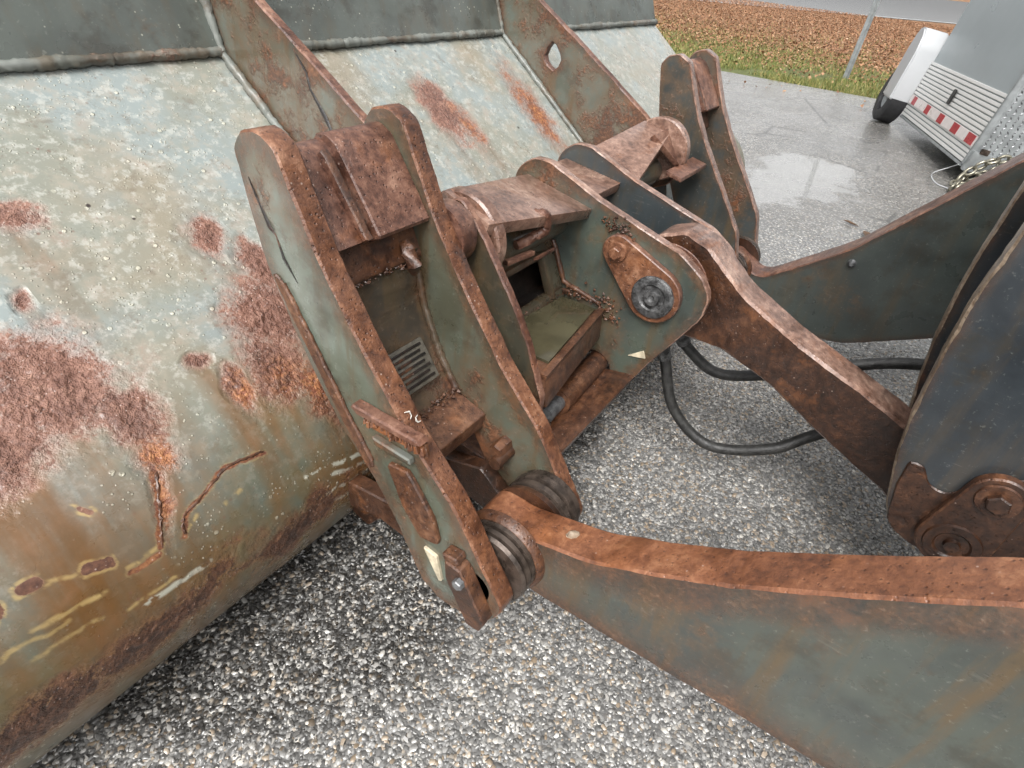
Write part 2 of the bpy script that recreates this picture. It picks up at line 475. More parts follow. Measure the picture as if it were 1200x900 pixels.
def asphalt_mat():
    s = NT('wet exposed aggregate asphalt')
    cell = s.N('ShaderNodeTexVoronoi'); cell.feature = 'F1'; s.put(cell.inputs['Vector'], s.coord); cell.inputs['Scale'].default_value = 95
    sep = s.N('ShaderNodeSeparateColor'); s.put(sep.inputs[0], cell.outputs['Color'])
    stone = s.ramp(sep.outputs[0], [(.0, (.08, .078, .074)), (.30, (.17, .167, .16)), (.55, (.27, .265, .255)), (.78, (.40, .39, .37)), (1.0, (.68, .65, .59))])
    stone = s.mix(s.math('MULTIPLY', s.step(sep.outputs[1], .80, .9), .5), stone, (.36, .28, .19))
    gap = s.step(cell.outputs['Distance'], .30, .62)
    patch = s.step(s.noise(.9, 5, .6), .40, .62)
    dm_ = damp_shade_mask(s)
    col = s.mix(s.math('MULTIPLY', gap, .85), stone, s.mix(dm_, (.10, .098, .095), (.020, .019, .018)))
    col = s.mix(s.math('MULTIPLY', patch, .28), col, (.055, .052, .048))
    far = s.step(s.noise(.35, 4, .55), .45, .62)
    col = s.mix(s.math('MULTIPLY', far, .18), col, (.10, .085, .062))
    h = s.math('SUBTRACT', 1.0, cell.outputs['Distance'])
    nb = s.bump(h, .75, .006)
    nb = s.bump(s.noise(300, 3), .3, .001, nb)
    wet = s.step(s.noise(1.4, 5, .62), .38, .62)
    r = s.step(wet, 0, 1, .20, .42)
    q = s.N('ShaderNodeVectorMath'); q.operation = 'SUBTRACT'; s.put(q.inputs[0], s.coord); q.inputs[1].default_value = (4.45, .62, 0)
    q2 = s.N('ShaderNodeVectorMath'); q2.operation = 'MULTIPLY'; s.put(q2.inputs[0], q.outputs[0]); q2.inputs[1].default_value = (1.15, 2.6, 0)
    q3 = s.N('ShaderNodeVectorMath'); q3.operation = 'LENGTH'; s.put(q3.inputs[0], q2.outputs[0])
    pool = s.step(s.math('ADD', q3.outputs['Value'], s.math('MULTIPLY', s.math('SUBTRACT', s.noise(3.2, 5, .7), .5), 2.2)), .98, .72)
    nb = s.bump(h, .75, .006)
    dry = s.math('SUBTRACT', 1.0, pool)
    s.wet(s.step(s.noise(2.2, 5, .65), .36, .62, .55, 1.0), s.math('ADD', .03, s.math('MULTIPLY', dry, .19)), s.bump(s.math('MULTIPLY', dry, s.math('ADD', s.math('MULTIPLY', cell.outputs['Distance'], .4), s.noise(5, 5, .7))), .28, .006))
    crk = s.math('MULTIPLY', s.step(s.voro(.8, 'DISTANCE_TO_EDGE', 'Distance', s.math('ADD', 0, 0) if False else None), .012, .004), s.step(s.noise(.7, 2), .48, .56))
    col = s.mix(s.math('MULTIPLY', crk, .7), col, (.03, .028, .026))
    col = s.mix(s.math('MULTIPLY', pool, .6), col, (.30, .30, .295))  # pale pool colour: sky reflection on the water put into the base colour
    return s.done(col, r, nb, None, .6)
MT['asphalt'] = asphalt_mat()

def sheet(name, pts, mat, z):
    me = bpy.data.meshes.new(name); me.from_pydata([(x, y, z) for x, y in pts], [], [tuple(range(len(pts)))]); me.update()
    o = link(name, me, mat, None, 0); o['kind'] = 'structure'; return o

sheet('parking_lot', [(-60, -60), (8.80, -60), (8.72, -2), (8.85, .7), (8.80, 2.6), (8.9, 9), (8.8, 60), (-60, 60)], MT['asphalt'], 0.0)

# loose and embedded aggregate near the camera: thousands of chips, one mass
def in_view(x, y):
    q = _R.T @ np.array([x, y, -CAM_Z * np.ones_like(x)]) if False else None
def aggregate():
    x0, x1, y0, y1, d = -.25, 2.75, -.75, 1.05, .0069
    gx, gy = np.meshgrid(np.arange(x0, x1, d), np.arange(y0, y1, d * .87))
    gx = gx + (np.arange(gx.shape[0])[:, None] % 2) * d * .5
    x = (gx + RNG.uniform(-.45, .45, gx.shape) * d).ravel(); y = (gy + RNG.uniform(-.45, .45, gy.shape) * d).ravel()
    P = np.stack([x, y, -CAM_Z * np.ones_like(x)]); q = _R.T @ P
    u = 600 + F_PX * q[0] / q[2]; v = 450 + F_PX * q[1] / q[2]
    keep = (q[2] > 0) & (u > -60) & (u < 1260) & (v > -60) & (v < 960) & (RNG.random(len(x)) < .93)
    x, y = x[keep], y[keep]; n = len(x)
    fade = np.clip((2.75 - x) / .9, 0, 1)
    k2 = RNG.random(n) < fade * .95 + .05
    x, y = x[k2], y[k2]; n = len(x)
    t = (1 + 5 ** .5) / 2
    ico = np.array([(-1, t, 0), (1, t, 0), (-1, -t, 0), (1, -t, 0), (0, -1, t), (0, 1, t), (0, -1, -t), (0, 1, -t), (t, 0, -1), (t, 0, 1), (-t, 0, -1), (-t, 0, 1)]) / math.sqrt(1 + t * t)
    tri = np.array([(0, 11, 5), (0, 5, 1), (0, 1, 7), (0, 7, 10), (0, 10, 11), (1, 5, 9), (5, 11, 4), (11, 10, 2), (10, 7, 6), (7, 1, 8), (3, 9, 4), (3, 4, 2), (3, 2, 6), (3, 6, 8), (3, 8, 9), (4, 9, 5), (2, 4, 11), (6, 2, 10), (8, 6, 7), (9, 8, 1)])
    size = .0023 + .0044 * RNG.random(n) ** 2.2
    a = RNG.uniform(0, 2 * np.pi, n); ax = size * RNG.uniform(.8, 1.45, n); ay = size * RNG.uniform(.6, 1.0, n); az = size * RNG.uniform(.32, .60, n)
    jit = RNG.uniform(.72, 1.22, (n, 12, 1))
    Vv = ico[None] * jit
    lx, ly, lz = Vv[..., 0] * ax[:, None], Vv[..., 1] * ay[:, None], Vv[..., 2] * az[:, None]
    ca, sa = np.cos(a)[:, None], np.sin(a)[:, None]
    tl = RNG.uniform(-.35, .35, (n, 1))
    W = np.stack([x[:, None] + lx * ca - ly * sa, y[:, None] + lx * sa + ly * ca, (RNG.uniform(-.0012, .0012, n) + .0006)[:, None] + lz + lx * tl], -1).reshape(-1, 3)
    Fq = (tri[None] + (np.arange(n) * 12)[:, None, None]).reshape(-1, 3)
    me = bpy.data.meshes.new('aggregate')
    me.vertices.add(len(W)); me.vertices.foreach_set('co', W.ravel())
    me.loops.add(Fq.size); me.loops.foreach_set('vertex_index', Fq.ravel().astype(np.int32))
    me.polygons.add(len(Fq)); me.polygons.foreach_set('loop_start', np.arange(0, Fq.size, 3, dtype=np.int32))
    me.update(calc_edges=True)
    s = NT('wet stone chips')
    g = s.N('ShaderNodeNewGeometry').outputs['Random Per Island']
    c = s.ramp(g, [(.0, (.085, .083, .080)), (.25, (.140, .137, .131)), (.5, (.205, .20, .192)), (.75, (.270, .263, .250)), (.93, (.34, .327, .305)), (1.0, (.52, .49, .44))])
    g2 = s.math('FRACT', s.math('MULTIPLY', g, 37.7))
    c = s.mix(s.math('MULTIPLY', s.step(g2, .82, .86), .6), c, (.30, .21, .12))
    c = s.mix(s.math('MULTIPLY', s.step(s.noise(240, 3), .5, .7), .35), c, (.09, .085, .08))
    r = s.math('ADD', .18, s.math('MULTIPLY', g2, .28))
    dm_ = damp_shade_mask(s)
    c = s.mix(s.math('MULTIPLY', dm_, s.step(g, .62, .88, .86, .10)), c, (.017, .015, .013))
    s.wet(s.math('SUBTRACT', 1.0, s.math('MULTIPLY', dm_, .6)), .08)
    mat = s.done(c, r, s.bump(s.noise(500, 2), .25, .001), None, .6)
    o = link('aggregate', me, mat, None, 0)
    me.shade_smooth(); me.set_sharp_from_angle(angle=math.radians(50))
    tag(o, 'wet grey and tan stone chips of the parking lot surface', 'gravel', None, 'stuff')
    print('stones', n)
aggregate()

# lawn, road
def lawn_mat():
    s = NT('lawn under fallen leaves')
    sx = s.N('ShaderNodeSeparateXYZ'); s.put(sx.inputs[0], s.coord)
    d = s.math('ADD', sx.outputs[0], s.math('MULTIPLY', s.math('SUBTRACT', s.noise(.8, 5, .6), .5), 5.0))
    green = s.step(d, 9.8, 15.0, 1.0, .04)
    g = s.mix(s.noise(9, 5, .7), (.055, .085, .020), (.16, .165, .045))
    b = s.mix(s.noise(7, 6, .7), (.115, .050, .020), (.30, .155, .070))
    c = s.mix(green, b, g)
    return s.done(c, .8, s.bump(s.noise(20, 6, .8), 1.0, .05))
MT['lawn'] = lawn_mat()
sheet('lawn', [(8.6, -900), (1500, -900), (1500, 900), (8.6, 900)], MT['lawn'], -.02)
rs = NT('wet road asphalt')
MT['road'] = rs.done(rs.mix(rs.noise(3, 5), (.46, .465, .47), (.56, .565, .57)), .18, None, None, .7); rs.wet(1.0, .1)
RD = Vector((14, -11, 0)).normalized()
def rp(a, w):
    n = Vector((-RD.y, RD.x, 0)); p = Vector((27.5, 8.5, 0)) + RD * a + n * w
    return (p.x, p.y)
sheet('road', [rp(-300, 0), rp(300, 0), rp(300, 80), rp(-300, 80)], MT['road'], -.006)
lm = plain_mat('white road paint', (.75, .75, .74), .35, 0, .15, 0, 2)
sheet('road_edge_line', [rp(-300, .5), rp(300, .5), rp(300, .65), rp(-300, .65)], lm, -.002)

def scatter_mesh(name, V, F, mat):
    me = bpy.data.meshes.new(name); W = np.array(V, float); Fq = np.array(F, np.int32); k = Fq.shape[1]
    me.vertices.add(len(W)); me.vertices.foreach_set('co', W.ravel())
    me.loops.add(Fq.size); me.loops.foreach_set('vertex_index', Fq.ravel())
    me.polygons.add(len(Fq)); me.polygons.foreach_set('loop_start', np.arange(0, Fq.size, k, dtype=np.int32))
    me.update(calc_edges=True)
    return link(name, me, mat, None, 0)

def grass():
    n = 60000
    x = 8.85 + RNG.exponential(2.1, n); y = RNG.uniform(-3.5, 9, n)
    ok = fbm(x * .9, y * .9, 4, 5) > .36; x, y = x[ok], y[ok]; n = len(x)
    h = RNG.uniform(.03, .085, n); a = RNG.uniform(0, 6.28, n); w = .006; ln = RNG.uniform(.0, .05, n); b = RNG.uniform(0, 6.28, n)
    V = np.zeros((n, 3, 3))
    V[:, 0] = np.stack([x - w * np.cos(a), y - w * np.sin(a), -.02 + 0 * x], -1)
    V[:, 1] = np.stack([x + w * np.cos(a), y + w * np.sin(a), -.02 + 0 * x], -1)
    V[:, 2] = np.stack([x + ln * np.cos(b), y + ln * np.sin(b), h - .02], -1)
    s = NT('grass blades'); g = s.N('ShaderNodeNewGeometry').outputs['Random Per Island']
    m = s.done(s.ramp(g, [(0, (.070, .105, .022)), (.45, (.135, .155, .038)), (.75, (.24, .215, .065)), (1, (.33, .26, .11))]), .6)
    o = scatter_mesh('grass', V.reshape(-1, 3), np.arange(n * 3).reshape(-1, 3), m)
    tag(o, 'short green and yellowing grass along the lot edge', 'grass', None, 'stuff')
grass()
def leaves():
    n = 95000
    x = 7.9 + 25 * RNG.random(n) ** 1.5; y = RNG.uniform(-4, 13, n)
    ok = RNG.random(n) < np.where(x < 8.9, .012, np.clip((x - 8.9 + 4.0 * (fbm(x * .8, y * .8, 4, 9) - .5)) / 3.6, .05, 1) ** 1.3); x, y = x[ok], y[ok]; n = len(x)
    a = RNG.uniform(0, 6.28, n); L = RNG.uniform(.013, .030, n); W = L * RNG.uniform(.5, .8, n)
    tz = RNG.uniform(-.010, .010, (n, 4)); ca, sa = np.cos(a), np.sin(a)
    V = np.zeros((n, 4, 3))
    for k, (p, q) in enumerate(((-1, 0), (0, -1), (1, 0), (0, 1))):
        V[:, k] = np.stack([x + p * L * ca - q * W * sa, y + p * L * sa + q * W * ca, .005 + .03 * RNG.random(n) + tz[:, k]], -1)
    s = NT('fallen leaves'); g = s.N('ShaderNodeNewGeometry').outputs['Random Per Island']
    m = s.done(s.ramp(g, [(0, (.12, .052, .024)), (.35, (.20, .090, .040)), (.65, (.26, .125, .060)), (.9, (.31, .175, .095)), (1, (.38, .26, .17))]), .7)
    o = scatter_mesh('leaf_litter', V.reshape(-1, 3), np.arange(n * 4).reshape(-1, 4), m)
    tag(o, 'brown fallen leaves carpeting the lawn beyond the lot', 'leaves', None, 'stuff')
leaves()

# ================================================================== BUCKET
BUX0, BUX1 = -.40, 2.876
bucket = thing('loader_bucket', 'large rust-streaked grey-green loader bucket seen from behind, lying on the wet lot', 'bucket', (1.25, 1.1, 0.0))
S0 = np.array([1.193, .860]); T0 = np.array([.713, .493]); C0 = np.array([.870, .288]); R0 = .2582
L1 = float(np.linalg.norm(T0 - S0)); SMAX = L1 + R0 * math.radians(142.6)
def sprof(s):
    s = np.asarray(s, float); a = np.radians(127.4) + (s - L1) / R0
    y = np.where(s < L1, S0[0] + (T0[0] - S0[0]) * s / L1, C0[0] + R0 * np.cos(a))
    z = np.where(s < L1, S0[1] + (T0[1] - S0[1]) * s / L1, C0[1] + R0 * np.sin(a))
    nn = (T0 - S0) / L1
    ny = np.where(s < L1, nn[1], np.cos(a)); nz = np.where(s < L1, -nn[0], np.sin(a))
    return y, z, ny, nz
def shell():
    gx = np.concatenate([np.linspace(BUX0, -.06, 30, endpoint=False), np.linspace(-.06, .60, 330, endpoint=False), np.linspace(.60, BUX1, 300)])
    gs = np.concatenate([np.linspace(0, .40, 110, endpoint=False), np.linspace(.40, .92, 230, endpoint=False), np.linspace(.92, SMAX, 50)])
    nx, ns = len(gx), len(gs)
    X, Sg = np.meshgrid(gx, gs)
    y, z, ny, nz = sprof(Sg)
    wx = X + .05 * (fbm(X * 9, Sg * 9, 4, 1) - .5) ; ws = Sg + .05 * (fbm(X * 9, Sg * 9, 4, 11) - .5)
    n_mid = fbm(X * 14, Sg * 14, 5, 21); n_fin = fbm(X * 60, Sg * 60, 4, 41, .7)
    def blob(cx, cs, rx, rs, soft=.35, rot=0.0, w=.5):
        dx, dss = wx - cx, ws - cs
        c, s_ = math.cos(rot), math.sin(rot)
        u, v = dx * c + dss * s_, -dx * s_ + dss * c
        d = np.sqrt((u / rx) ** 2 + (v / rs) ** 2) + w * (n_mid - .5) * 2 + .35 * (n_fin - .5)
        return np.clip((1 + 2 * soft - d) / (4 * soft), 0, 1)
    # scaly rust, where the photograph has it: (X, s, rx, rs)
    rust = np.zeros_like(X)
    for b in [(.200, .480, .068, .066), (.125, .545, .055, .042), (.245, .545, .026, .045), (.285, .235, .034, .026), (.505, .335, .022, .034),
              (.500, .510, .052, .055), (.470, .590, .040, .045), (.36, .533, .016, .015), (.545, .43, .022, .05), (.39, .595, .018, .026),
              (1.245, .205, .045, .075), (.53, .69, .04, .05), (.24, .37, .010, .014), (.60, .62, .045, .08), (.05, .52, .05, .04)]:
        rust = np.maximum(rust, blob(*b))
    org = np.zeros_like(X)
    for b in [(1.61, .27, .040, .12, .5), (.245, .630, .016, .022, .5), (.395, .605, .016, .022, .5), (1.30, .27, .022, .045, .6), (.225, .68, .007, .045, .6, .35), (.47, .61, .016, .018, .6), (.515, .655, .02, .035, .5)]:
        org = np.maximum(org, blob(*b))
    band = np.clip(1 - np.abs(Sg - (.855 + .05 * (fbm(X * 6, Sg * 2, 3, 61) - .5))) / .050 + 2.0 * (n_mid - .45), 0, 1) * np.clip((X + .40) / .1, 0, 1)
    band = np.where(X < .46, band, band * .55)
    below = np.clip((Sg - .88) / .03, 0, 1)
    # chipped paint with pale rims and long cracks
    def seg(x0, s0, x1, s1):
        dx, dss = x1 - x0, s1 - s0; t = np.clip(((wj - x0) * dx + (sj - s0) * dss) / (dx * dx + dss * dss), 0, 1)
        return np.hypot(wj - x0 - t * dx, sj - s0 - t * dss)
    wj = X + .012 * (fbm(X * 40, Sg * 40, 3, 71) - .5); sj = Sg + .012 * (fbm(X * 40, Sg * 40, 3, 77) - .5)
    chip = np.zeros_like(X); rim = np.zeros_like(X)
    for (a, w) in [((.052, .690, .068, .693), .0065), ((.114, .708, .136, .715), .0065), ((-.02, .70, .020, .693), .010), ((.142, .640, .152, .650), .002)]:
        d = seg(*a); chip = np.maximum(chip, np.clip(1 - (d - w) / .002, 0, 1)); rim = np.maximum(rim, np.clip(1 - (d - w - .004) / .0018, 0, 1) * (.4 + .9 * n_mid))
    for a in [(.040, .735, .120, .750), (.00, .745, .07, .752), (.15, .735, .20, .735), (.23, .735, .25, .728), (.29, .735, .32, .728), (.075, .699, .10, .704), (.02, .770, .10, .775), (.13, .790, .19, .788), (-.05, .74, .02, .745), (.138, .632, .146, .640)]:
        d = seg(*a); rim = np.maximum(rim, np.clip(1 - (d - .0015) / .0025, 0, 1) * (.2 + 1.2 * n_mid))
    crack = np.zeros_like(X)
    for pts in [[(.225, .742), (.235, .718), (.265, .708), (.314, .690), (.350, .694), (.376, .699)], [(.195, .738), (.205, .71), (.218, .68), (.236, .64)], [(.19, .745), (.15, .742)]]:
        for i in range(len(pts) - 1):
            d = seg(*pts[i], *pts[i + 1]); crack = np.maximum(crack, np.clip(1 - (d - .0025) / .002, 0, 1) * (.4 + 1.0 * n_mid)); rim = np.maximum(rim, .45 * np.clip(1 - (d - .0045) / .002, 0, 1))
    scr = np.zeros_like(X)
    for a in [((.42, .775, .56, .812)), ((.47, .806, .56, .835)), ((.45, .835, .56, .858)), ((.46, .862, .56, .885)), ((.15, .80, .24, .80)), ((.50, .885, .56, .90))]:
        d = seg(*a); scr = np.maximum(scr, np.clip(1 - (d - .0025) / .003, 0, 1) * (n_fin > .42))
    # brown run-off below each rust patch: carried down the slope
    run = np.zeros_like(X); acc = np.zeros(nx)
    src = np.maximum(rust, org)
    for i in range(ns):
        acc = np.maximum(acc * math.exp(-3.2 * (gs[i] - gs[max(i - 1, 0)])), src[i]); run[i] = acc
    run = run * np.clip(2.2 * fbm(X * 38, Sg * 3, 4, 91) - .35, 0, 1.3)
    wear = np.clip((Sg - .42) / .25, 0, 1) * np.clip(2.6 * (fbm(X * 9, Sg * 3, 4, 95) - .30), 0, 1.3)
    stain = np.clip(.8 * run + .75 * wear, 0, 1)
    allr = np.clip(np.maximum.reduce([rust, .85 * org, band * .9, chip, crack]), 0, 1)
    disp = .0050 * np.clip(rust * 1.5 - .5, 0, 1) * (.2 + 1.6 * (fbm(X * 55, Sg * 55, 3, 33, .8) - .3)) + .002 * band * n_fin  + .0010 * (fbm(X * 5, Sg * 5, 3, 3) - .5) * 3
    V = np.stack([X, y + ny * disp, z + nz * disp], -1).reshape(-1, 3) - np.array(bucket.location)
    idx = np.arange(nx * ns).reshape(ns, nx)
    Fq = np.stack([idx[:-1, :-1], idx[:-1, 1:], idx[1:, 1:], idx[1:, :-1]], -1).reshape(-1, 4)
    me = bpy.data.meshes.new('shell')
    me.vertices.add(len(V)); me.vertices.foreach_set('co', V.ravel())
    me.loops.add(Fq.size); me.loops.foreach_set('vertex_index', Fq.ravel().astype(np.int32))
    me.polygons.add(len(Fq)); me.polygons.foreach_set('loop_start', np.arange(0, Fq.size, 4, dtype=np.int32))
    me.update(calc_edges=True)
    for nm, arr in (('rust', allr), ('relief', np.clip(np.maximum.reduce([rust, .8 * org, .7 * band]), 0, 1)), ('orange', np.maximum(org, .5 * crack)), ('rim', np.clip(rim - .8 * chip - crack, 0, 1) * np.clip((n_fin - .36) * 6, 0, 1)), ('stain', stain), ('scrape', scr), ('low', np.clip((Sg - .5) / .3, 0, 1)), ('run', np.clip(run, 0, 1))):
        at = me.attributes.new(nm, 'FLOAT', 'POINT'); at.data.foreach_set('value', arr.ravel().astype(np.float32))
    s = NT('bucket shell weathered enamel')
    A = {k: s.attr(k) for k in ('rust', 'relief', 'orange', 'rim', 'stain', 'scrape', 'low', 'run')}
    fine = s.noise(120, 5, .7); mid = s.noise(26, 6, .66); big = s.noise(5, 5, .6)
    paint = s.mix(s.step(big, .40, .60), (.215, .245, .238), (.195, .200, .165))
    paint = s.mix(s.math('MULTIPLY', s.step(s.noise(2.6, 5, .6), .50, .64), .6), paint, (.235, .190, .130))
    paint = s.mix(s.math('MULTIPLY', A['low'], .88), paint, s.mix(s.step(s.noise(8, 4), .42, .58), (.058, .080, .058), (.080, .060, .018)))
    paint = s.mix(s.math('MULTIPLY', s.step(mid, .47, .62), .35), paint, s.mix(A['low'], (.33, .30, .24), (.11, .095, .05)))
    paint = s.mix(s.math('MULTIPLY', s.step(s.noise(55, 6, .75), .50, .66), .45), paint, s.mix(A['low'], (.46, .46, .42), (.14, .14, .10)))
    paint = s.mix(s.math('MULTIPLY', s.step(s.noise(38, 6, .75), .54, .68), .45), paint, (.120, .090, .062))
    st = s.math('MULTIPLY', A['stain'], s.step(s.noise(1, 5, .6, 0, s.scaled((30, 4, 4))), .15, .58))
    paint = s.mix(s.math('MULTIPLY', st, .92), paint, s.mix(mid, (.066, .035, .009), (.170, .072, .020)))
    dens = s.math('SUBTRACT', s.noise(6, 4), s.math('MULTIPLY', A['low'], .10))
    dots = s.math('MULTIPLY', s.step(s.voro(48), .20, .13), s.step(dens, .42, .54))
    dots2 = s.math('MULTIPLY', s.step(s.voro(130), .24, .14), s.step(dens, .36, .52))
    dots = s.math('MAXIMUM', dots, s.math('MULTIPLY', dots2, .8))
    dots = s.math('MULTIPLY', dots, s.step(s.noise(60, 3), .40, .55))
    paint = s.mix(s.math('MULTIPLY', dots, .58), paint, (.56, .54, .43))
    pit = s.math('MULTIPLY', s.step(s.voro(16), .075, .045), s.step(s.noise(4, 2), .5, .55))
    paint = s.mix(pit, paint, (.030, .022, .018))
    paint = s.mix(s.math('MULTIPLY', A['rim'], .75), paint, (.40, .29, .12))
    paint = s.mix(s.math('MULTIPLY', A['scrape'], .8), paint, (.40, .40, .33))
    f = s.math('ADD', s.math('MULTIPLY', mid, .5), s.math('MULTIPLY', fine, .5))
    rc = s.mix(A['low'], s.ramp(f, RUST['scale']), s.ramp(f, RUST['brown']))
    rc = s.mix(s.math('MULTIPLY', A['orange'], s.step(mid, .34, .56)), rc, s.mix(s.step(fine, .4, .6), (.17, .050, .020), (.36, .150, .055)))
    grain = s.noise(210, 3, .7)
    dith = s.math('ADD', s.math('MULTIPLY', s.math('SUBTRACT', grain, .5), 1.2), s.math('MULTIPLY', s.math('SUBTRACT', mid, .5), 1.5))
    rm = s.step(s.math('ADD', A['rust'], dith), .34, .62)
    halo = s.step(s.math('ADD', A['rust'], s.math('MULTIPLY', s.math('SUBTRACT', mid, .5), 1.0)), .0, .6)
    paint = s.mix(s.math('MULTIPLY', halo, .70), paint, s.mix(A['low'], (.30, .185, .150), (.17, .080, .035)))
    fl = s.math('MULTIPLY', s.step(s.voro(150), .22, .10), s.step(s.noise(22, 3), .46, .58))
    rc = s.mix(s.math('MULTIPLY', fl, .55), rc, (.50, .40, .36))
    # far-flung rust freckles
    frk = s.math('MULTIPLY', s.step(s.voro(70), .22, .10), s.step(s.noise(7, 4), .52, .62))
    paint = s.mix(s.math('MULTIPLY', frk, .6), paint, (.13, .065, .045))
    col = s.mix(rm, paint, rc)
    r0 = s.step(s.noise(9, 5, .62), .36, .64, .20, .42)
    rr = s.math('ADD', r0, s.math('MULTIPLY', rm, .20))
    flake = s.voro(85, 'F1', 'Distance')
    hh = s.math('ADD', s.math('MULTIPLY', A['relief'], s.math('ADD', s.math('MULTIPLY', fine, 1.5), s.math('MULTIPLY', flake, .6))), s.math('MULTIPLY', dots, .25))
    nb = s.bump(hh, 1.0, .006)
    nb = s.bump(s.noise(40, 4, .6), .10, .004, nb)
    s.wet(s.math('MULTIPLY', s.step(s.noise(5, 4), .35, .6, .3, .9), s.math('SUBTRACT', 1.0, s.math('MULTIPLY', A['low'], .65))), .12, s.bump(s.noise(30, 4), .12, .004))
    o = link('shell', me, s.done(col, rr, nb), bucket, 0)
    me.shade_smooth()
    o['label'] = 'curved back of the bucket with pink scaly rust patches and chipped paint'
shell()
def shell_pt(x, s_, h=0.0):
    y, z, ny, nz = sprof(s_); return (x, float(y + ny * h), float(z + nz * h))
def shell_line(name, pts, r, mat):
    P = spline([(a, b_, 0) for a, b_ in pts], 8); rg = random.Random(int(pts[0][0] * 1e4))
    tube(name, [shell_pt(p[0] + rg.uniform(-.0012, .0012), p[1] + rg.uniform(-.0012, .0012), 0) for p in P], [r * rg.uniform(.5, 1.2) * (.35 if k in (0, len(P) - 1) else 1) for k in range(len(P))], mat, bucket, 7, .2)
shell_line('raised_crack', [(.225, .742), (.235, .718), (.265, .708), (.314, .690), (.350, .694), (.376, .699)], .0026, MT['rbrown'])
shell_line('raised_crack', [(.195, .738), (.207, .71), (.220, .68), (.238, .645)], .0030, MT['rbrown'])
# inner skin, floor, sides, lip
def strip_profile(name, pts, x0, x1, t, mats):
    P = [np.array(p) for p in pts]; N_ = []
    for i in range(len(P)):
        d = P[min(i + 1, len(P) - 1)] - P[max(i - 1, 0)]; d = d / np.linalg.norm(d); N_.append(np.array((-d[1], d[0])))
    poly = [tuple(p) for p in P] + [tuple(p + n * t) for p, n in zip(P[::-1], N_[::-1])]
    return link(name, prism_mesh(name, poly, x0, x1, bucket.location, (), .002, 0), mats, bucket)
arc = [(float(sprof(s)[0] - sprof(s)[2] * .004), float(sprof(s)[1] - sprof(s)[3] * .004)) for s in np.linspace(.002, SMAX, 40)]
strip_profile('inner_skin', arc, BUX0 + .002, BUX1 - .002, .018, [MT['rbrown'], MT['rbrown']])
plate('floor', [(C0[0] - .005, .0285), (1.95, .012), (1.95, .035), (C0[0] - .005, .05)], BUX0, BUX1, MT['rbrown'], MT['rbrown'], bucket, (), .002, 0)
plate('cutting_edge', [(1.94, .004), (2.25, .004), (2.20, .034), (1.94, .038)], BUX0 - .01, BUX1 + .01, MT['steel'], MT['steel'], bucket, (), .002, 0)
plate('top_plate', [(1.183, .862), (1.300, 1.158), (1.322, 1.150), (1.212, .862)], BUX0, BUX1, MT['plate'], MT['plate'], bucket, (), .002, 0)
plate('top_lip', [(1.292, 1.160), (1.50, 1.20), (1.50, 1.175), (1.315, 1.140)], BUX0, BUX1, MT['plate'], MT['rpink'], bucket, (), .002, 0)
side = [(1.47, 1.17), (1.312, 1.145), (1.20, .862)] + [(a + .006, b_) for a, b_ in arc[::3]] + [(1.95, .04), (1.90, .30)]
for xa, xb in ((BUX1 - .001, BUX1 + .022), (BUX0 - .022, BUX0 + .001)):
    plate('side_plate', side, xa, xb, MT['plate'], MT['rpink'], bucket, (), .002, 0)
# weld seam where shell meets top plate
for x0, x1 in ((BUX0, .766), (.812, 1.706), (1.752, BUX1)):
    bead('weld_seam', (x0, 1.186, .866), (x1, 1.186, .866), .0095, bucket, None, .006)
# ribs
def rib(x0, x1, hole):
    outl = [(1.262, 1.08), (1.20, 1.08, .01), (1.071, .961, 0), (.939, .884, 0), (.811, .806, 0), (.687, .728, 0), (.600, .668, .03), (.560, .610, .04), (.570, .560, .03), (.64, .530, .03), (.735, .5105, .01),
            (.87, .610, 0), (1.03, .732, 0), (1.19, .852, .005)]
    hs = []
    if hole:
        a = [(1.035, .826), (1.027, .846), (1.013, .864), (1.000, .858), (.984, .838), (.978, .822), (.985, .803), (.999, .791), (1.018, .800), (1.030, .812)]
        hs = [a]
    return plate('rib', outl, x0, x1, MT['rib'], MT['rpink'], bucket, hs, .003, .01)
r1 = rib(.779, .801, False); r1['label'] = 'nearer rib plate with cracked rusty face'
r2 = rib(1.720, 1.745, True); r2['label'] = 'farther rib plate with teardrop hole and orange rust'
rib(1.99, 2.01, False) if False else None
for xr in (.772, 1.713):
    bead('weld_bead', (xr, 1.245, 1.04), (xr, .745, .523), .008, bucket, None, .007, [(xr, 1.186, .862)])
for xr in (.808, 1.752):
    bead('weld_bead', (xr, 1.245, 1.04), (xr, .745, .523), .007, bucket, None, .007, [(xr, 1.186, .862)])
# crack along the near rib face
tube('crack', [(.7792, .985, .90), (.779, .955, .865), (.7792, .95, .84), (.779, .915, .80), (.7792, .89, .755), (.779, .87, .73)], [.001, .003, .0016, .0034, .0024, .001], MT['rblack'], bucket, 6, .5)
# hook bosses round the coupler tube
for xa, xb in ((1.690, 1.722), (.800, .828)):
    lathe('hook_ring', .615, .655, [(xa, .058), (xa, .080), (xa + .004, .084), (xb - .004, .084), (xb, .080), (xb, .058)], MT['rwet'], bucket, 44)
# lower lugs where the lock pins enter
lug = [(.610, .290, .01), (.500, .305, .01), (.425, .325, .01), (.336, .250, .006), (.372, .222, .008), (.455, .240, .006), (.540, .248, .01), (.610, .225, .01)]
for xa in (.493, .640, 1.87, 2.01):
    plate('lug', lug, xa, xa + .030, MT['rdark'], MT['rdark'], bucket, (), .003)
plate('heel_pad', [(.650, .165), (.615, .21), (.560, .30), (.52, .315), (.50, .28), (.60, .15)], .525, .638, MT['rdark'], MT['rdark'], bucket)

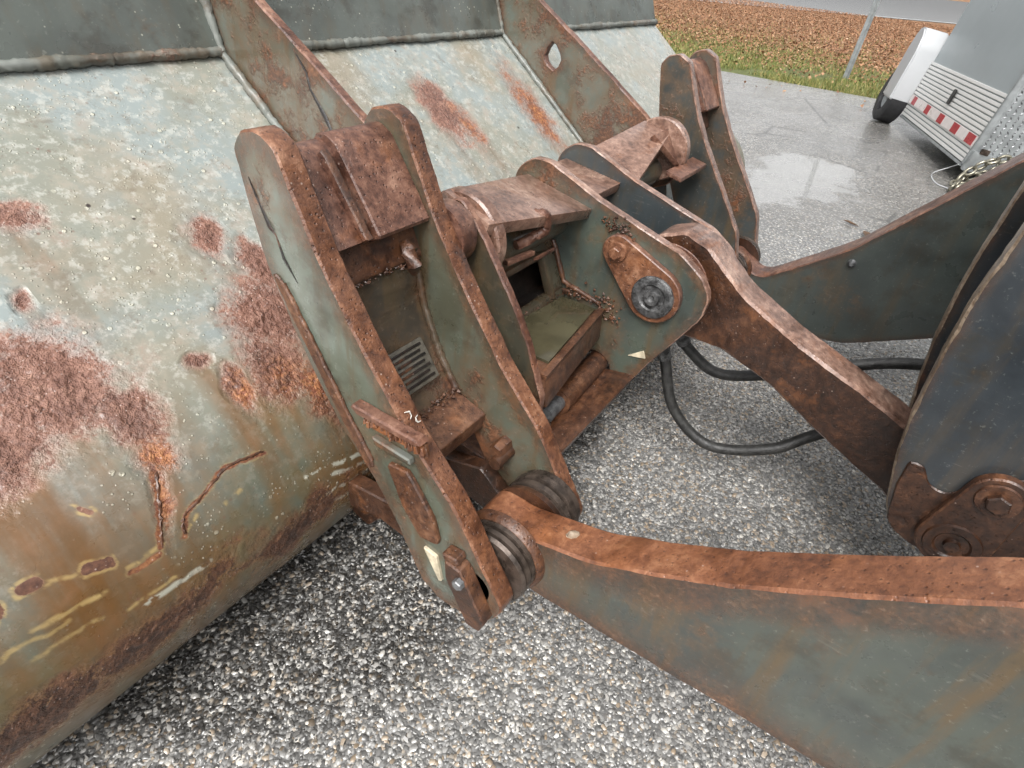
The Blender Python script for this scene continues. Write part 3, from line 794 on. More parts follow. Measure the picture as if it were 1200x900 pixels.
# ================================================================== QUICK COUPLER
coupler = thing('quick_coupler', 'rusty green quick coupler frame holding the bucket, with paired upright side plates', 'coupler', (1.25, .45, .22))
EAR = [(.631, .862, .02), (.662, .878, .03), (.695, .870, .025), (.714, .846, .02), (.703, .787, .05), (.686, .709, .1), (.650, .622, .1), (.615, .556, .1), (.562, .470, .1), (.500, .402, .05),
       (.462, .345, .05), (.402, .228, .03), (.362, .208, .03), (.300, .214, .03), (.262, .244, .03), (.243, .285, .03), (.342, .440, .1), (.423, .524, .2), (.528, .668, .2), (.570, .735, .1)]
EARF = [(y if z > .50 else y + .10 * (.50 - z) / .28, z, *r) for y, z, *r in EAR]
XA, XB, XG, XH = (.455, .491), (.676, .711), (1.830, 1.862), (2.050, 2.084)
for (xa, xb), lab in ((XA, 'nearest outer side plate, pale green with rusty rear edge'), (XB, 'inner side plate of the near pair'), (XG, None), (XH, None)):
    o = plate('side_plate', EAR if xa < 1 else EARF, xa, xb, (MT['ear'] if xa < .5 else MT['earb']) if xa < 1 else MT['gface'], MT['rrim'] if xa < 1 else MT['rwet'], coupler, (), .003)
    if lab: o['label'] = lab
    # fused rust scale along the front half of the face edge
# hook block between each pair: two cover plates, a ridge and the round hook bar
for (a, b_) in ((XA[1], XB[0]), (XG[1], XH[0])):
    w = b_ - a
    m1 = a + w * .28; m2 = a + w * .42
    plate('hook_block', [(.664, .838, .01), (.582, .730, .003), (.612, .722, .01), (.690, .800, .02), (.690, .838, .01)], a, m1, MT['rpink'], MT['rpink'], coupler)
    plate('hook_block', [(.676, .855, .02), (.652, .843, .012), (.576, .733, .004), (.606, .716, .01), (.700, .800, .02), (.700, .848, .02)], m2, b_, MT['rpink'], MT['rpink'], coupler)
    plate('ridge', [(.655, .844, .01), (.574, .735, .003), (.600, .722, .01), (.680, .815, .01)], m1, m1 + w * .07, MT['rpink'], MT['rbrown'], coupler)
    lathe('hook_bar', .686, .812, [(a, .032), (b_, .032)], MT['rpink'], coupler, 32)
    # recessed web in two thicknesses
    plate('upper_web', [(.622, .735), (.592, .668), (.607, .661), (.640, .730)], a, b_, MT['inner'], MT['rbrown'], coupler)
    plate('lower_web', [(.6045, .672), (.592, .583), (.557, .504), (.510, .434), (.526, .424), (.573, .495), (.608, .580), (.622, .672)], a, b_, MT['web'], MT['web'], coupler, (), .002, .004)
    plate('shelf', [(.520, .440, .004), (.447, .420, .004), (.452, .386, .004), (.515, .400)], a, b_, MT['rbrown'], MT['rbrown'], coupler)
    bead('weld_bead', (b_ - .004, .612, .690), (b_ - .004, .512, .442), .007, coupler, MT['inner'], .006, [(b_ - .004, .587, .583), (b_ - .004, .553, .505)])
    # lower pin through the ears
    lathe('pin', .300 if a < 1 else .372, .303, [(a - .036, .030), (a - .034, .034), (b_ + .034, .034), (b_ + .036, .030)], MT['steel'], coupler, 32)
# burr on the web
tube('burr', [(.640, .598, .700), (.636, .585, .690), (.634, .575, .672), (.640, .578, .655)], [.008, .013, .012, .006], MT['rbrown'], coupler, 8, .3)
# stamped data plate on the near web
dp_o = Vector((.545, .5665, .545)); e1 = Vector((1, 0, 0)); e2 = Vector((0, -.052, -.0727)).normalized(); e3 = e2.cross(e1)
if e3.y > 0: e3 = -e3
def on_web(u, v, h): return tuple(dp_o + e1 * u + e2 * v + e3 * h)
def web_box(name, u0, u1, v0, v1, h0, h1, mat, parent):
    return box8(name, [on_web(u0, v0, h0), on_web(u1, v0, h0), on_web(u1, v1, h0), on_web(u0, v1, h0), on_web(u0, v0, h1), on_web(u1, v0, h1), on_web(u1, v1, h1), on_web(u0, v1, h1)], mat, parent, .0008)
dplate = web_box('data_plate', 0, .088, 0, .072, .004, .008, MT['plabel'], coupler)
dplate['label'] = 'ribbed data plate with rows of dark lines'
for k in range(7):
    ln = web_box('line', .008 + .004 * (k % 3), .080 - .007 * (k % 2), .006 + k * .0092, .0105 + k * .0092, .008, .0105, MT['rblack'], coupler); ln.parent = dplate
# rust-eaten nameplate bars on the outer ear face
bar = plate('name_bar', [(.522, .549, .003), (.392, .549, .003), (.386, .538, .003), (.505, .536, .003)], .436, .456, MT['rpink'], MT['rpink'], coupler)
plate('name_bar', [(.505, .536, .003), (.386, .538, .003), (.384, .514, .003), (.492, .512, .003)], .447, .456, MT['rorange'], MT['rbrown'], coupler)
rg = random.Random(4)
yy = .497
while yy > .392:
    ww = rg.uniform(.0035, .0085); hh = rg.uniform(.005, .011); zc = .5245 + rg.uniform(-.003, .003)
    plate('rust_knob', [(yy, zc + hh), (yy - ww * .6, zc + hh * rg.uniform(.6, 1.1)), (yy - ww - rg.uniform(-.001, .002), zc - hh * rg.uniform(.4, 1)), (yy + rg.uniform(-.001, .002), zc - hh)], .4475 - rg.uniform(.002, .008), .4478, MT['rpink'] if rg.random() < .6 else MT['rorange'], MT['rrim'], coupler, (), .0012, .002)
    yy -= ww + rg.uniform(.0, .004)
plate('name_bar', [(.487, .500, .002), (.415, .498, .002), (.412, .488, .002), (.478, .487, .002)], .443, .456, MT['ear'], MT['weld'], coupler)
# doubler plate down the front of the near outer face, its ragged weld
plate('doubler', [(.672, .690, .02), (.632, .620, .05), (.575, .520, .05), (.508, .418, .02), (.492, .430, .01), (.545, .515, .05), (.610, .615, .05), (.655, .690, .02)], .4515, .456, MT['rbrown'], MT['rbrown'], coupler)
bead('weld_bead', (.453, .648, .680), (.453, .497, .440), .004, coupler, MT['rbrown'], .007, [(.452, .604, .615), (.452, .545, .515)])
tube('crack', [(.4552, .690, .815), (.4550, .680, .793), (.4553, .676, .785), (.4550, .660, .757), (.4553, .652, .748), (.4550, .640, .72), (.4553, .62, .69)], [.0008, .0024, .0012, .0026, .0014, .0022, .0008], MT['rblack'], coupler, 6, .5)
# pin keeper on the near ear
kp = plate('pin_keeper', [(.338, .357, .004), (.306, .352, .004), (.258, .262, .004), (.268, .240, .004), (.292, .240, .004), (.336, .320, .004)], .430, .456, MT['rdark'], MT['rbrown'], coupler)
hexbolt('bolt', (.430, .306, .332), .009, .010, MT['steel'], coupler)
plate('keeper_lip', [(.345, .366, .004), (.318, .370, .004), (.312, .358, .004), (.338, .352, .004)], .432, .455, MT['rbrown'], MT['rbrown'], coupler)
plate('scraped_edge', [(.395, .322, .002), (.368, .318, .002), (.356, .268, .002), (.362, .264, .002)], .450, .4568, MT['pale'], MT['pale'], coupler, (), .001, .002)
plate('guide_plate', [(.462, .462, .004), (.420, .468, .004), (.372, .400, .01), (.360, .352, .01), (.398, .345, .01), (.432, .390, .01)], .446, .456, MT['rbrown'], MT['rbrown'], coupler)
hexbolt('bolt', (.676, .400, .380), .014, .035, MT['rbrown'], coupler)
lathe('bolt_shank', .392, .365, [(.630, .008), (.630, .012), (.677, .012)], MT['rdark'], coupler, 16)
# marker paint on the near rear edge
def edge_pt(x, t): # on the rear rim of the near ear between two outline points
    a, b_ = np.array((.528, .668)), np.array((.423, .524)); p = a + (b_ - a) * t
    return (x, p[0] - .0022, p[1] + .0016)
tube('paint_mark', [edge_pt(.466, .80), edge_pt(.474, .815), edge_pt(.474, .85), edge_pt(.470, .87)], [.0006, .0012, .001, .0006], MT['white'], coupler, 6, .3)
tube('paint_mark', [edge_pt(.484, .875), edge_pt(.479, .885), edge_pt(.477, .905), edge_pt(.479, .925), edge_pt(.484, .93)], [.0006, .0012, .0012, .001, .0006], MT['white'], coupler, 6, .3)

# stiffener beside the near pair and its round boss
plate('stiffener', [(.612, .733, .015), (.588, .742, .015), (.536, .685, .1), (.475, .598, .1), (.433, .530, .1), (.390, .425, .03), (.392, .33, .01), (.46, .30, .02), (.55, .42, .05), (.63, .55, .05), (.665, .68, .03)], .764, .782, MT['inner'], MT['rpink'], coupler)
lathe('boss', .590, .692, [(.711, .052), (.745, .052), (.756, .044), (.764, .03)], MT['rpink'], coupler, 36)
# torque tube and flared cover plates
lathe('torque_tube', .628, .595, [(.782, .040), (1.830, .040)], MT['lever'], coupler, 36)
def cover(xa, xb, A, B, t=.024):
    up = [(xa, *A[0]), (xa, *A[1]), (xb, *B[1]), (xb, *B[0])]
    lo = [(x, y + .006, z - t) for x, y, z in up]
    return box8('cover_plate', up + lo, MT['rwet'], coupler, .003)
XD, XE = (1.156, 1.180), (1.344, 1.368)
cover(.782, 1.156, [(.640, .738), (.542, .706)], [(.705, .674), (.535, .640)])
cover(1.180, 1.344, [(.715, .672), (.560, .650)], [(.715, .672), (.560, .650)])
cover(1.368, 1.690, [(.705, .674), (.535, .640)], [(.670, .722), (.590, .702)])
box8('rib_cap', [(1.60, .60, .712), (1.66, .535, .640), (1.69, .54, .62), (1.69, .60, .715), (1.60, .612, .70), (1.66, .55, .632), (1.69, .56, .615), (1.69, .612, .70)], MT['rpink'], coupler, .002)
box8('rib_foot', [(1.60, .50, .622), (1.80, .50, .622), (1.80, .545, .632), (1.60, .545, .632), (1.60, .50, .610), (1.80, .50, .610), (1.80, .545, .620), (1.60, .545, .620)], MT['rpink'], coupler, .002)
# tilt lever plates with the link pin
LEV = [(.742, .630, .04), (.738, .675, .05), (.700, .712, .05), (.650, .711, .02), (.527, .663, .1), (.400, .626, .1), (.322, .604, .05), (.264, .567, .05), (.240, .530, .05), (.246, .481, .05), (.284, .411, .05), (.330, .330, .05), (.362, .262, .02), (.410, .19, .02),
       (.49, .185, .03), (.60, .36, .05), (.72, .54, .05)]
hole_d = circle(.462, .262, .045, 24)
for k, (xa, xb) in enumerate((XD, XE)):
    o = plate('lever_plate', LEV, xa, xb, MT['lever'] if k == 0 else MT['dark'], MT['rwet'], coupler, [hole_d] if k == 0 else ())
    if k == 0: o['label'] = 'green lever plate carrying the link pin keeper'
# teardrop keeper
PC = (.355, .504); BC = (.452, .574)
def teardrop(c1, r1_, c2, r2_, n=14):
    d = math.atan2(c2[1] - c1[1], c2[0] - c1[0]); L = math.hypot(c2[0] - c1[0], c2[1] - c1[1]); al = math.acos((r1_ - r2_) / L)
    out = [(c1[0] + r1_ * math.cos(d + al + (2 * math.pi - 2 * al) * k / n), c1[1] + r1_ * math.sin(d + al + (2 * math.pi - 2 * al) * k / n)) for k in range(n + 1)]
    out += [(c2[0] + r2_ * math.cos(d - al + 2 * al * k / n), c2[1] + r2_ * math.sin(d - al + 2 * al * k / n)) for k in range(n + 1)]
    return out
keeper = plate('pin_keeper', teardrop(PC, .062, BC, .036), 1.138, 1.157, MT['rred'], MT['rpink'], coupler, (), .002, 0)
keeper['label'] = 'orange-rusted teardrop keeper over the link pin'
lathe('washer', BC[0], BC[1], [(1.137, .023), (1.132, .021), (1.132, .012)], MT['rred'], coupler, 28)
hexbolt('bolt', (1.1325, BC[0], BC[1]), .014, .012, MT['rred'], coupler)
lathe('pin_head', PC[0] - .002, PC[1] - .002, [(1.1385, .048), (1.134, .047), (1.132, .044), (1.132, .030), (1.1355, .027), (1.1355, .018), (1.129, .016), (1.129, .008), (1.134, .005)], MT['pinm'], coupler, 40)
lathe('pin_collar', PC[0], PC[1], [(1.180, .075), (1.195, .080), (1.206, .074)], MT['rpink'], coupler, 40)
lathe('pin_collar', PC[0], PC[1], [(1.298, .074), (1.310, .080), (1.344, .078)], MT['rpink'], coupler, 40)
lathe('link_pin', PC[0], PC[1], [(1.157, .038), (1.40, .038)], MT['steel'], coupler, 28)
plate('scraped_edge', [(.382, .332, .001), (.347, .360, .002), (.338, .342, .002)], 1.1525, 1.1572, MT['pale'], MT['pale'], coupler, (), .001, .001)
bead('weld_bead', (1.153, .618, .545), (1.153, .472, .433), .006, coupler, MT['rbrown'], .007, [(1.153, .575, .455)])
# pocket between stiffener and lever: web with a square window, shelf holding rain water, lock cylinder
def pocket(xa, xb, fr):
    wd = [(.640, .640), (.618, .545), (.578, .430), (.594, .424), (.634, .540), (.656, .636)]
    return wd
# web with square window built as frame bars
WY = lambda z: .569 + (z - .425) * .43
def webbar(x0, x1, z0, z1, name='web_bar'):
    return box8(name, [(x0, WY(z0), z0), (x1, WY(z0), z0), (x1, WY(z1), z1), (x0, WY(z1), z1), (x0, WY(z0) + .02, z0), (x1, WY(z0) + .02, z0), (x1, WY(z1) + .02, z1), (x0, WY(z1) + .02, z1)], MT['inner'], coupler, .004)
webbar(.782, 1.156, .530, .640); webbar(.782, 1.156, .405, .440); webbar(1.100, 1.156, .4405, .5295); webbar(.782, .86, .4405, .5295)
for k, (x0, x1, z0, z1) in enumerate(((1.088, 1.106, .436, .536), (.86, 1.087, .526, .538), (.86, 1.087, .432, .446))):
    webbar(x0, x1, z0, z1, 'window_rim').location = (0, -.010, 0)
box8('pocket_shelf', [(.786, .400, .455), (1.152, .462, .418), (1.152, .580, .418), (.786, .570, .455), (.786, .388, .392), (1.152, .457, .350), (1.152, .580, .400), (.786, .570, .430)], MT['rbrown'], coupler, .005)
box8('pocket_lip', [(.786, .396, .464), (1.152, .458, .427), (1.152, .474, .427), (.786, .412, .464), (.786, .398, .450), (1.152, .460, .413), (1.152, .474, .413), (.786, .412, .450)], MT['rbrown'], coupler, .003)
water = box8('rain_water', [(.840, .424, .4555), (1.140, .478, .4255), (1.140, .566, .4255), (.840, .560, .4555), (.840, .424, .440), (1.140, .478, .412), (1.140, .566, .412), (.840, .560, .440)], MT['murk'], coupler, .001)
# added black backing and walls: their colour stands for shade inside the window
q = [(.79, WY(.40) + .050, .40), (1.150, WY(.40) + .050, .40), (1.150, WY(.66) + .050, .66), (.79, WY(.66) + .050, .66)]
box8('shade_backing', q + [(x, y + .012, z) for x, y, z in q], MT['rblack'], coupler, .001)
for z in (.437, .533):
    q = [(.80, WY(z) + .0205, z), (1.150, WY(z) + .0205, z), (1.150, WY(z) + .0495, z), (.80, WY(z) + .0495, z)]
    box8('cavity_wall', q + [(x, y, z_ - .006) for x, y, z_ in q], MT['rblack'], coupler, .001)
# torn bracket and clips under the cover plate
tube('torn_strap', spline([(.93, .570, .655), (.955, .560, .672), (.975, .545, .668), (.985, .548, .640), (.965, .565, .622), (.93, .578, .612)], 6), .010, MT['rpink'], coupler, 8, .2)
box8('clip', [(.86, .548, .612), (.95, .545, .606), (.96, .562, .600), (.87, .566, .606), (.86, .548, .602), (.95, .545, .596), (.96, .562, .590), (.87, .566, .596)], MT['rpink'], coupler, .002)
box8('clip', [(.95, .535, .596), (1.01, .530, .600), (1.015, .545, .592), (.955, .550, .588), (.95, .537, .588), (1.01, .532, .592), (1.015, .547, .584), (.955, .552, .580)], MT['rpink'], coupler, .002)
tube('lock_cylinder', [(.930, .432, .300), (1.19, .458, .275)], .027, MT['rbrown'], coupler, 20)
tube('lock_rod', [(.865, .425, .306), (.935, .4325, .2995)], .016, MT['steel'], coupler, 18)
box8('rod_eye', [(.835, .412, .268), (.872, .412, .268), (.872, .446, .272), (.835, .446, .272), (.835, .412, .300), (.872, .412, .300), (.872, .446, .304), (.835, .446, .304)], MT['seal'], coupler, .005)
beamp = [(.362, .252, .01), (.352, .290, .01), (.44, .270, .02), (.56, .280, .02), (.58, .245, .01)]
plate('lower_beam', beamp, .712, 1.1555, MT['rbrown'], MT['rbrown'], coupler); plate('lower_beam', beamp, 1.3685, 1.829, MT['rbrown'], MT['rdark'], coupler)
plate('back_web', [(.60, .30, .01), (.585, .42, .01), (.640, .640, .02), (.665, .635, .01), (.61, .42, .01), (.625, .30, .01)], 1.369, 1.829, MT['dark'], MT['dark'], coupler)

# ================================================================== LIFT ARMS
def arm_seals(parent, xa, xb, ea, eb, cy=.300):
    cz = .303
    for x0, x1 in ((ea, xa), (xb, eb)):
        w = x1 - x0
        k_ = [(0.03, .050), (.03, .064), (.16, .067), (.20, .058), (.25, .058), (.29, .066), (.44, .067), (.48, .060), (.54, .060), (.58, .066), (.74, .067), (.79, .061), (.99, .062)]
        lathe('seal_ring', cy, cz, [(x0 + w * a, r_) for a, r_ in k_], MT['seal'], parent, 48)
    lathe('boss', cy, cz, [(xa - .014, .052), (xa - .014, .068), (xa - .009, .073), (xa + .002, .075)], MT['rbrown'], parent, 44)
    lathe('boss', cy, cz, [(xb - .002, .070), (xb + .008, .068), (xb + .012, .066), (xb + .012, .052)], MT['rdark'], parent, 44)
near_arm = thing('lift_arm', 'near lift arm, olive plate with orange-rusted top edge, pinned at the coupler foot', 'loader arm', (.585, -.2, .25), 'loader lift arms')
NARM = [(.352, .352, .03), (.288, .350, .1), (.159, .384, .2), (.070, .431, .3), (-.011, .479, .3), (-.124, .561, .5), (-.245, .655, .5), (-.75, 1.02), (-.95, 1.05, .05), (-.95, .38, .05), (-.60, .275, .3), (-.202, .262, .5), (.034, .250, .3), (.252, .242, .03), (.330, .240, .04), (.368, .272, .04), (.372, .320, .04)]
plate('arm_plate', NARM, .540, .610, MT['arm'], MT['rarm'], near_arm, (), .004, .01)
arm_seals(near_arm, .540, .610, XA[1], XB[0])
tube('pale_spot', [(.570, .215, .3705), (.574, .210, .3722), (.579, .204, .3738), (.583, .200, .3752)], [.002, .007, .006, .002], MT['tan'], near_arm, 9, .3)
far_arm = thing('lift_arm', 'far lift arm, dark slate plate rising behind the tilt link', 'loader arm', (1.95, -.2, .2), 'loader lift arms')
FARM = [(.420, .330, .03), (.372, .352, .03), (.270, .300, .05), (.160, .385, .2), (.054, .471, .3), (-.087, .638, .5), (-.204, .778, .5), (-.52, 1.15), (-.85, 1.30, .05), (-.85, .62, .05), (-.226, .286, .5), (-.026, .182, .2), (.10, .165, .2), (.252, .200, .05), (.410, .240, .04), (.442, .290, .04)]
plate('arm_plate', FARM, 1.905, 2.005, MT['farm'], MT['rpink'], far_arm, (), .004, .01)
arm_seals(far_arm, 1.905, 2.005, XG[1], XH[0], .372)
lathe('grease_fitting', .042, .430, [(1.906, .012), (1.899, .012), (1.895, .008), (1.890, .005)], MT['steel'], far_arm, 16)

# ================================================================== TILT LINK
link_t = thing('tilt_link', 'thick rust-brown tilt link between the lever plates and the bellcrank', 'link bar', (1.25, .05, .25))
TL = [(.440, .560, .05), (.392, .612, .05), (.340, .632, .05), (.278, .612, .05), (.191, .541, .12), (.062, .481, .3), (-.075, .432, .3), (-.180, .392, .2), (-.300, .345, .06), (-.365, .275, .06), (-.340, .205, .06), (-.260, .190, .06), (-.205, .228, .1), (-.056, .295, .3), (.078, .366, .2), (.200, .405, .1), (.300, .400, .06), (.400, .410, .06), (.450, .470, .06)]
plate('link_plate', TL, 1.208, 1.296, MT['rdark'], MT['rwet'], link_t, (), .006, .02)
LINKC = (-.295, .275)
lathe('bushing', PC[0], PC[1], [(1.203, .070), (1.206, .096), (1.2085, .098)], MT['rpink'], link_t, 40)

# ================================================================== BELLCRANK
bell = thing('bellcrank', 'dark slate bellcrank of two tall plates at the right edge, with a rusty foot', 'bellcrank', (1.25, -.35, .2))
BL = [(-.180, 1.35), (-.162, .820, .3), (-.154, .700, .3), (-.157, .600, .3), (-.166, .470, .2), (-.182, .373, .2), (-.196, .320, .1), (-.207, .278, .08), (-.232, .236, .06), (-.272, .214, .06), (-.340, .205, .08), (-.430, .235, .1), (-.500, .34, .1), (-.62, .80, .3), (-.66, 1.35)]
BL2 = [(-.185, 1.35), (-.165, .825, .3), (-.160, .690, .3), (-.161, .610, .3), (-.166, .524, .3), (-.180, .422, .2), (-.193, .350, .2), (-.207, .278, .08), (-.232, .236, .06), (-.272, .214, .06), (-.340, .205, .08), (-.430, .235, .1), (-.500, .34, .1), (-.62, .80, .3), (-.66, 1.35)]
plate('crank_plate', BL, 1.100, 1.142, MT['bell'], MT['tan'], bell, (), .004)
plate('crank_plate', BL2, 1.360, 1.400, MT['bell'], MT['tan'], bell, (), .004)
foot = plate('foot_cover', [(-.203, .335, .02), (-.222, .240, .05), (-.275, .2185, .05), (-.345, .210, .06), (-.425, .24, .06), (-.49, .345, .03), (-.46, .44, .02), (-.40, .455, .02), (-.35, .44, .02), (-.31, .40, .03), (-.275, .355, .03), (-.245, .362, .02), (-.225, .392, .01), (-.200, .395, .01)], 1.0955, 1.1005, MT['rdark'], MT['rdark'], bell)
kb = plate('pin_keeper', teardrop((-.325, .272), .058, (-.338, .395), .045), 1.078, 1.0995, MT['rdark'], MT['rbrown'], bell, (), .003, 0)
lathe('pin_head', -.325, .272, [(1.0785, .046), (1.073, .044), (1.073, .030), (1.077, .026), (1.077, .014), (1.069, .012)], MT['rdark'], bell, 36)
hexbolt('bolt', (1.078, -.338, .395), .019, .016, MT['rdark'], bell)
lathe('washer', -.338, .395, [(1.0785, .034), (1.074, .032), (1.074, .018)], MT['rbrown'], bell, 28)
lathe('crank_pin', LINKC[0] - .02, LINKC[1], [(1.142, .040), (1.36, .040)], MT['rdark'], bell, 28)
lathe('spacer', LINKC[0] - .02, LINKC[1], [(1.143, .066), (1.206, .066)], MT['rdark'], bell, 32)
lathe('spacer', LINKC[0] - .02, LINKC[1], [(1.298, .066), (1.359, .066)], MT['rdark'], bell, 32)

# ================================================================== HOSES
def hose(label, pts, r):
    o = tube('hydraulic_hose', spline(pts, 10), r, MT['rubber'], None, 14, 0, (1.27, .05, .12))
    o.location = (1.27, .05, .12)
    tag(o, label, 'hose', 'hydraulic hoses under the tilt link')
    V, F = tube_geo([Vector(pts[1]).lerp(Vector(pts[2]), t) for t in (0, .08, .12, .3, .34, .55, .6, .9, .95)], [.019, .019, .0175, .0175, .019, .019, .0175, .0175, .015], 14)
    link('ferrule', me_from('ferrule', V, F, None, (1.27, .05, .12)), MT['pinm'], o, 40)
    return o
hose('black hose sagging in a low loop under the tilt link', [(1.24, .40, .42), (1.245, .345, .36), (1.25, .318, .300), (1.25, .262, .175), (1.26, .155, .108), (1.29, .024, .150), (1.33, -.062, .222), (1.36, -.20, .33), (1.45, -.45, .50)], .0135)
hose('black hose in a short tight loop behind the link, above the lower one', [(1.30, .40, .44), (1.30, .330, .37), (1.31, .295, .325), (1.33, .215, .272), (1.36, .125, .285), (1.42, -.03, .350), (1.47, -.16, .395), (1.52, -.40, .44)], .0135)

# ================================================================== ENCLOSED TRAILER
alu = NT('brushed white aluminium'); 
MT['alu'] = alu.done(alu.mix(alu.noise(6, 4), (.66, .66, .64), (.76, .75, .73)), .38, None, .15)
MT['tgrey'] = plain_mat('grey trailer skin', (.30, .335, .345), .35, .1, .08, 0, 2)
MT['fender'] = plain_mat('white fender paint', (.42, .43, .44), .3, 0, .06, 0, 3)
MT['red'] = plain_mat('red reflective tape', (.38, .025, .035), .35, 0, .15, 0, 20)
MT['tape'] = plain_mat('white reflective tape', (.68, .62, .60), .35, 0, .1, 0, 20)
MT['galv'] = plain_mat('galvanised steel', (.36, .38, .385), .42, .5, .3, .1, 12)
MT['chain'] = plain_mat('weathered chain steel', (.30, .28, .22), .35, .8, .5, 0, 30)
MT['tyre'] = plain_mat('tyre rubber', (.020, .020, .022), .6, 0, .3, .4, 40)
trailer = thing('enclosed_trailer', 'grey and white aluminium cargo trailer parked at the far edge of the lot', 'trailer')
TO = Vector((5.419, -.262, .12)); TT = Vector((.948, .317, 0)).normalized()
phi = math.radians(-8)
TN = Vector((-TT.y, TT.x, 0)); TV = (Vector((0, 0, 1)) * math.cos(phi) + TN * math.sin(phi)).normalized(); TW = TV.cross(TT).normalized()
MW = Matrix.Identity(4)
for i in range(3): MW[i][0] = TT[i]; MW[i][1] = TW[i]; MW[i][2] = TV[i]; MW[i][3] = TO[i]
trailer.matrix_world = MW
def tbox(name, u0, u1, w0, w1, v0, v1, mat, parent=None, bev=.004):
    bm = bmesh.new()
    vs = [bm.verts.new(c) for c in ((u0, w0, v0), (u1, w0, v0), (u1, w1, v0), (u0, w1, v0), (u0, w0, v1), (u1, w0, v1), (u1, w1, v1), (u0, w1, v1))]
    for f in ((0, 1, 2, 3), (7, 6, 5, 4), (0, 4, 5, 1), (1, 5, 6, 2), (2, 6, 7, 3), (3, 7, 4, 0)): bm.faces.new([vs[i] for i in f])
    bmesh.ops.recalc_face_normals(bm, faces=bm.faces)
    if bev: bmesh.ops.bevel(bm, geom=bm.edges[:], offset=bev, segments=2, affect='EDGES')
    me = bpy.data.meshes.new(name); bm.to_mesh(me); bm.free()
    return link(name, me, mat, parent or trailer)
TLN = 1.81
tbox('body', .012, TLN, -1.9, -.012, .005, 2.0, MT['tgrey'])
# ribbed lower cladding: horizontal ribs
nr = 15; vh = .46
for k in range(nr):
    v0 = .002 + vh * k / nr
    tbox('cladding_rib', .004, TLN - .004, -.012, .0 + .006 * (k % 1), v0 + .004, v0 + vh / nr - .004, MT['alu'], None, .003)
tbox('corner_post', -.018, .012, -.03, .010, .0, 2.0, MT['galv'])
tbox('bottom_rail', .0, TLN, -.05, .004, -.02, .0, MT['galv'])
tp = tbox('reflective_tape', .02, TLN - .03, .002, .0085, .112, .182, MT['tape'], None, .001)
for k, uc in enumerate((.12, .46, .82, 1.20, 1.62)):
    o = tbox('red_band', uc - .075 + .012 * k, uc + .075 + .0 * k, .0085, .0105, .114, .180, MT['red'], None, .0005); o.parent = tp
mk = tbox('marker_light', .84, .90, .006, .018, .25, .36, MT['rubber'], None, .005)
# front wall with tread plate
fw = tbox('stone_guard', -.012, .002, -1.9, -.03, .02, .62, MT['galv'], None, .002)
dm = []
V, F = [], []
for i in range(46):
    for j in range(24):
        u_, v_ = -.05 - i * .040, .04 + j * .024 + (i % 2) * .012
        s_ = 1 if (i + j) % 2 else -1
        b0 = len(V)
        for (p, q, h) in ((-1, 0, 0), (0, -.35, 0), (1, 0, 0), (0, .35, 0), (0, 0, 1)):
            a = s_ * .8
            V.append((-.012 - .004 * h, u_ + (p * math.cos(a) - q * math.sin(a)) * .016, v_ + (p * math.sin(a) + q * math.cos(a)) * .016))
        F += [(b0, b0 + 1, b0 + 4), (b0 + 1, b0 + 2, b0 + 4), (b0 + 2, b0 + 3, b0 + 4), (b0 + 3, b0, b0 + 4)]
tr = link('tread_lozenges', me_from('tread_lozenges', V, F), MT['steel'], fw, 0); tr['kind'] = 'stuff'
tbox('front_rail', -.06, -.014, -1.9, .004, -.03, .10, MT['galv'])
tbox('front_marker', -.062, -.05, -.09, -.03, .09, .13, MT['seal'], None, .004)
# tongue beams, jack, coupler
def tbar(name, a, b_, w, h, mat):
    a, b_ = Vector(a), Vector(b_); d = (b_ - a).normalized(); s_ = d.cross(Vector((0, 0, 1))).normalized() * w / 2; u_ = Vector((0, 0, h / 2))
    return me_from(name, [tuple(p + q) for p in (a, b_) for q in (s_ + u_, -s_ + u_, -s_ - u_, s_ - u_)], [(0, 1, 2, 3), (7, 6, 5, 4), (0, 4, 5, 1), (1, 5, 6, 2), (2, 6, 7, 3), (3, 7, 4, 0)])
link('tongue_beam', tbar('tongue_beam', (-.05, -.35, .02), (-1.5, -.93, .02), .06, .09, 0), MT['galv'], trailer, 0)
link('tongue_beam', tbar('tongue_beam', (-.05, -1.55, .02), (-1.5, -.97, .02), .06, .09, 0), MT['galv'], trailer, 0)
# fender and wheel at the rear
def fender():
    prof = [(.0, .09), (.0, .50), (.05, .62), (.12, .68), (.22, .68), (.27, .62), (.30, .50), (.30, .09)]
    V, F = [], []
    for w in (-.05, .17):
        for u_, v_ in prof: V.append((TLN + .002 + u_, w, v_))
    n = len(prof)
    for i in range(n - 1): F.append((i, i + 1, n + i + 1, n + i))
    F.append(tuple(range(n, 2 * n))); F.append(tuple(range(n)))
    F.append((0, n, 2 * n - 1, n - 1))
    bm = bmesh.new(); vs = [bm.verts.new(v) for v in V]
    for f in F: bm.faces.new([vs[i] for i in f])
    bmesh.ops.recalc_face_normals(bm, faces=bm.faces)
    bmesh.ops.bevel(bm, geom=bm.edges[:], offset=.012, segments=2, affect='EDGES')
    me = bpy.data.meshes.new('fender'); bm.to_mesh(me); bm.free()
    return link('fender', me, MT['fender'], trailer)
fender()
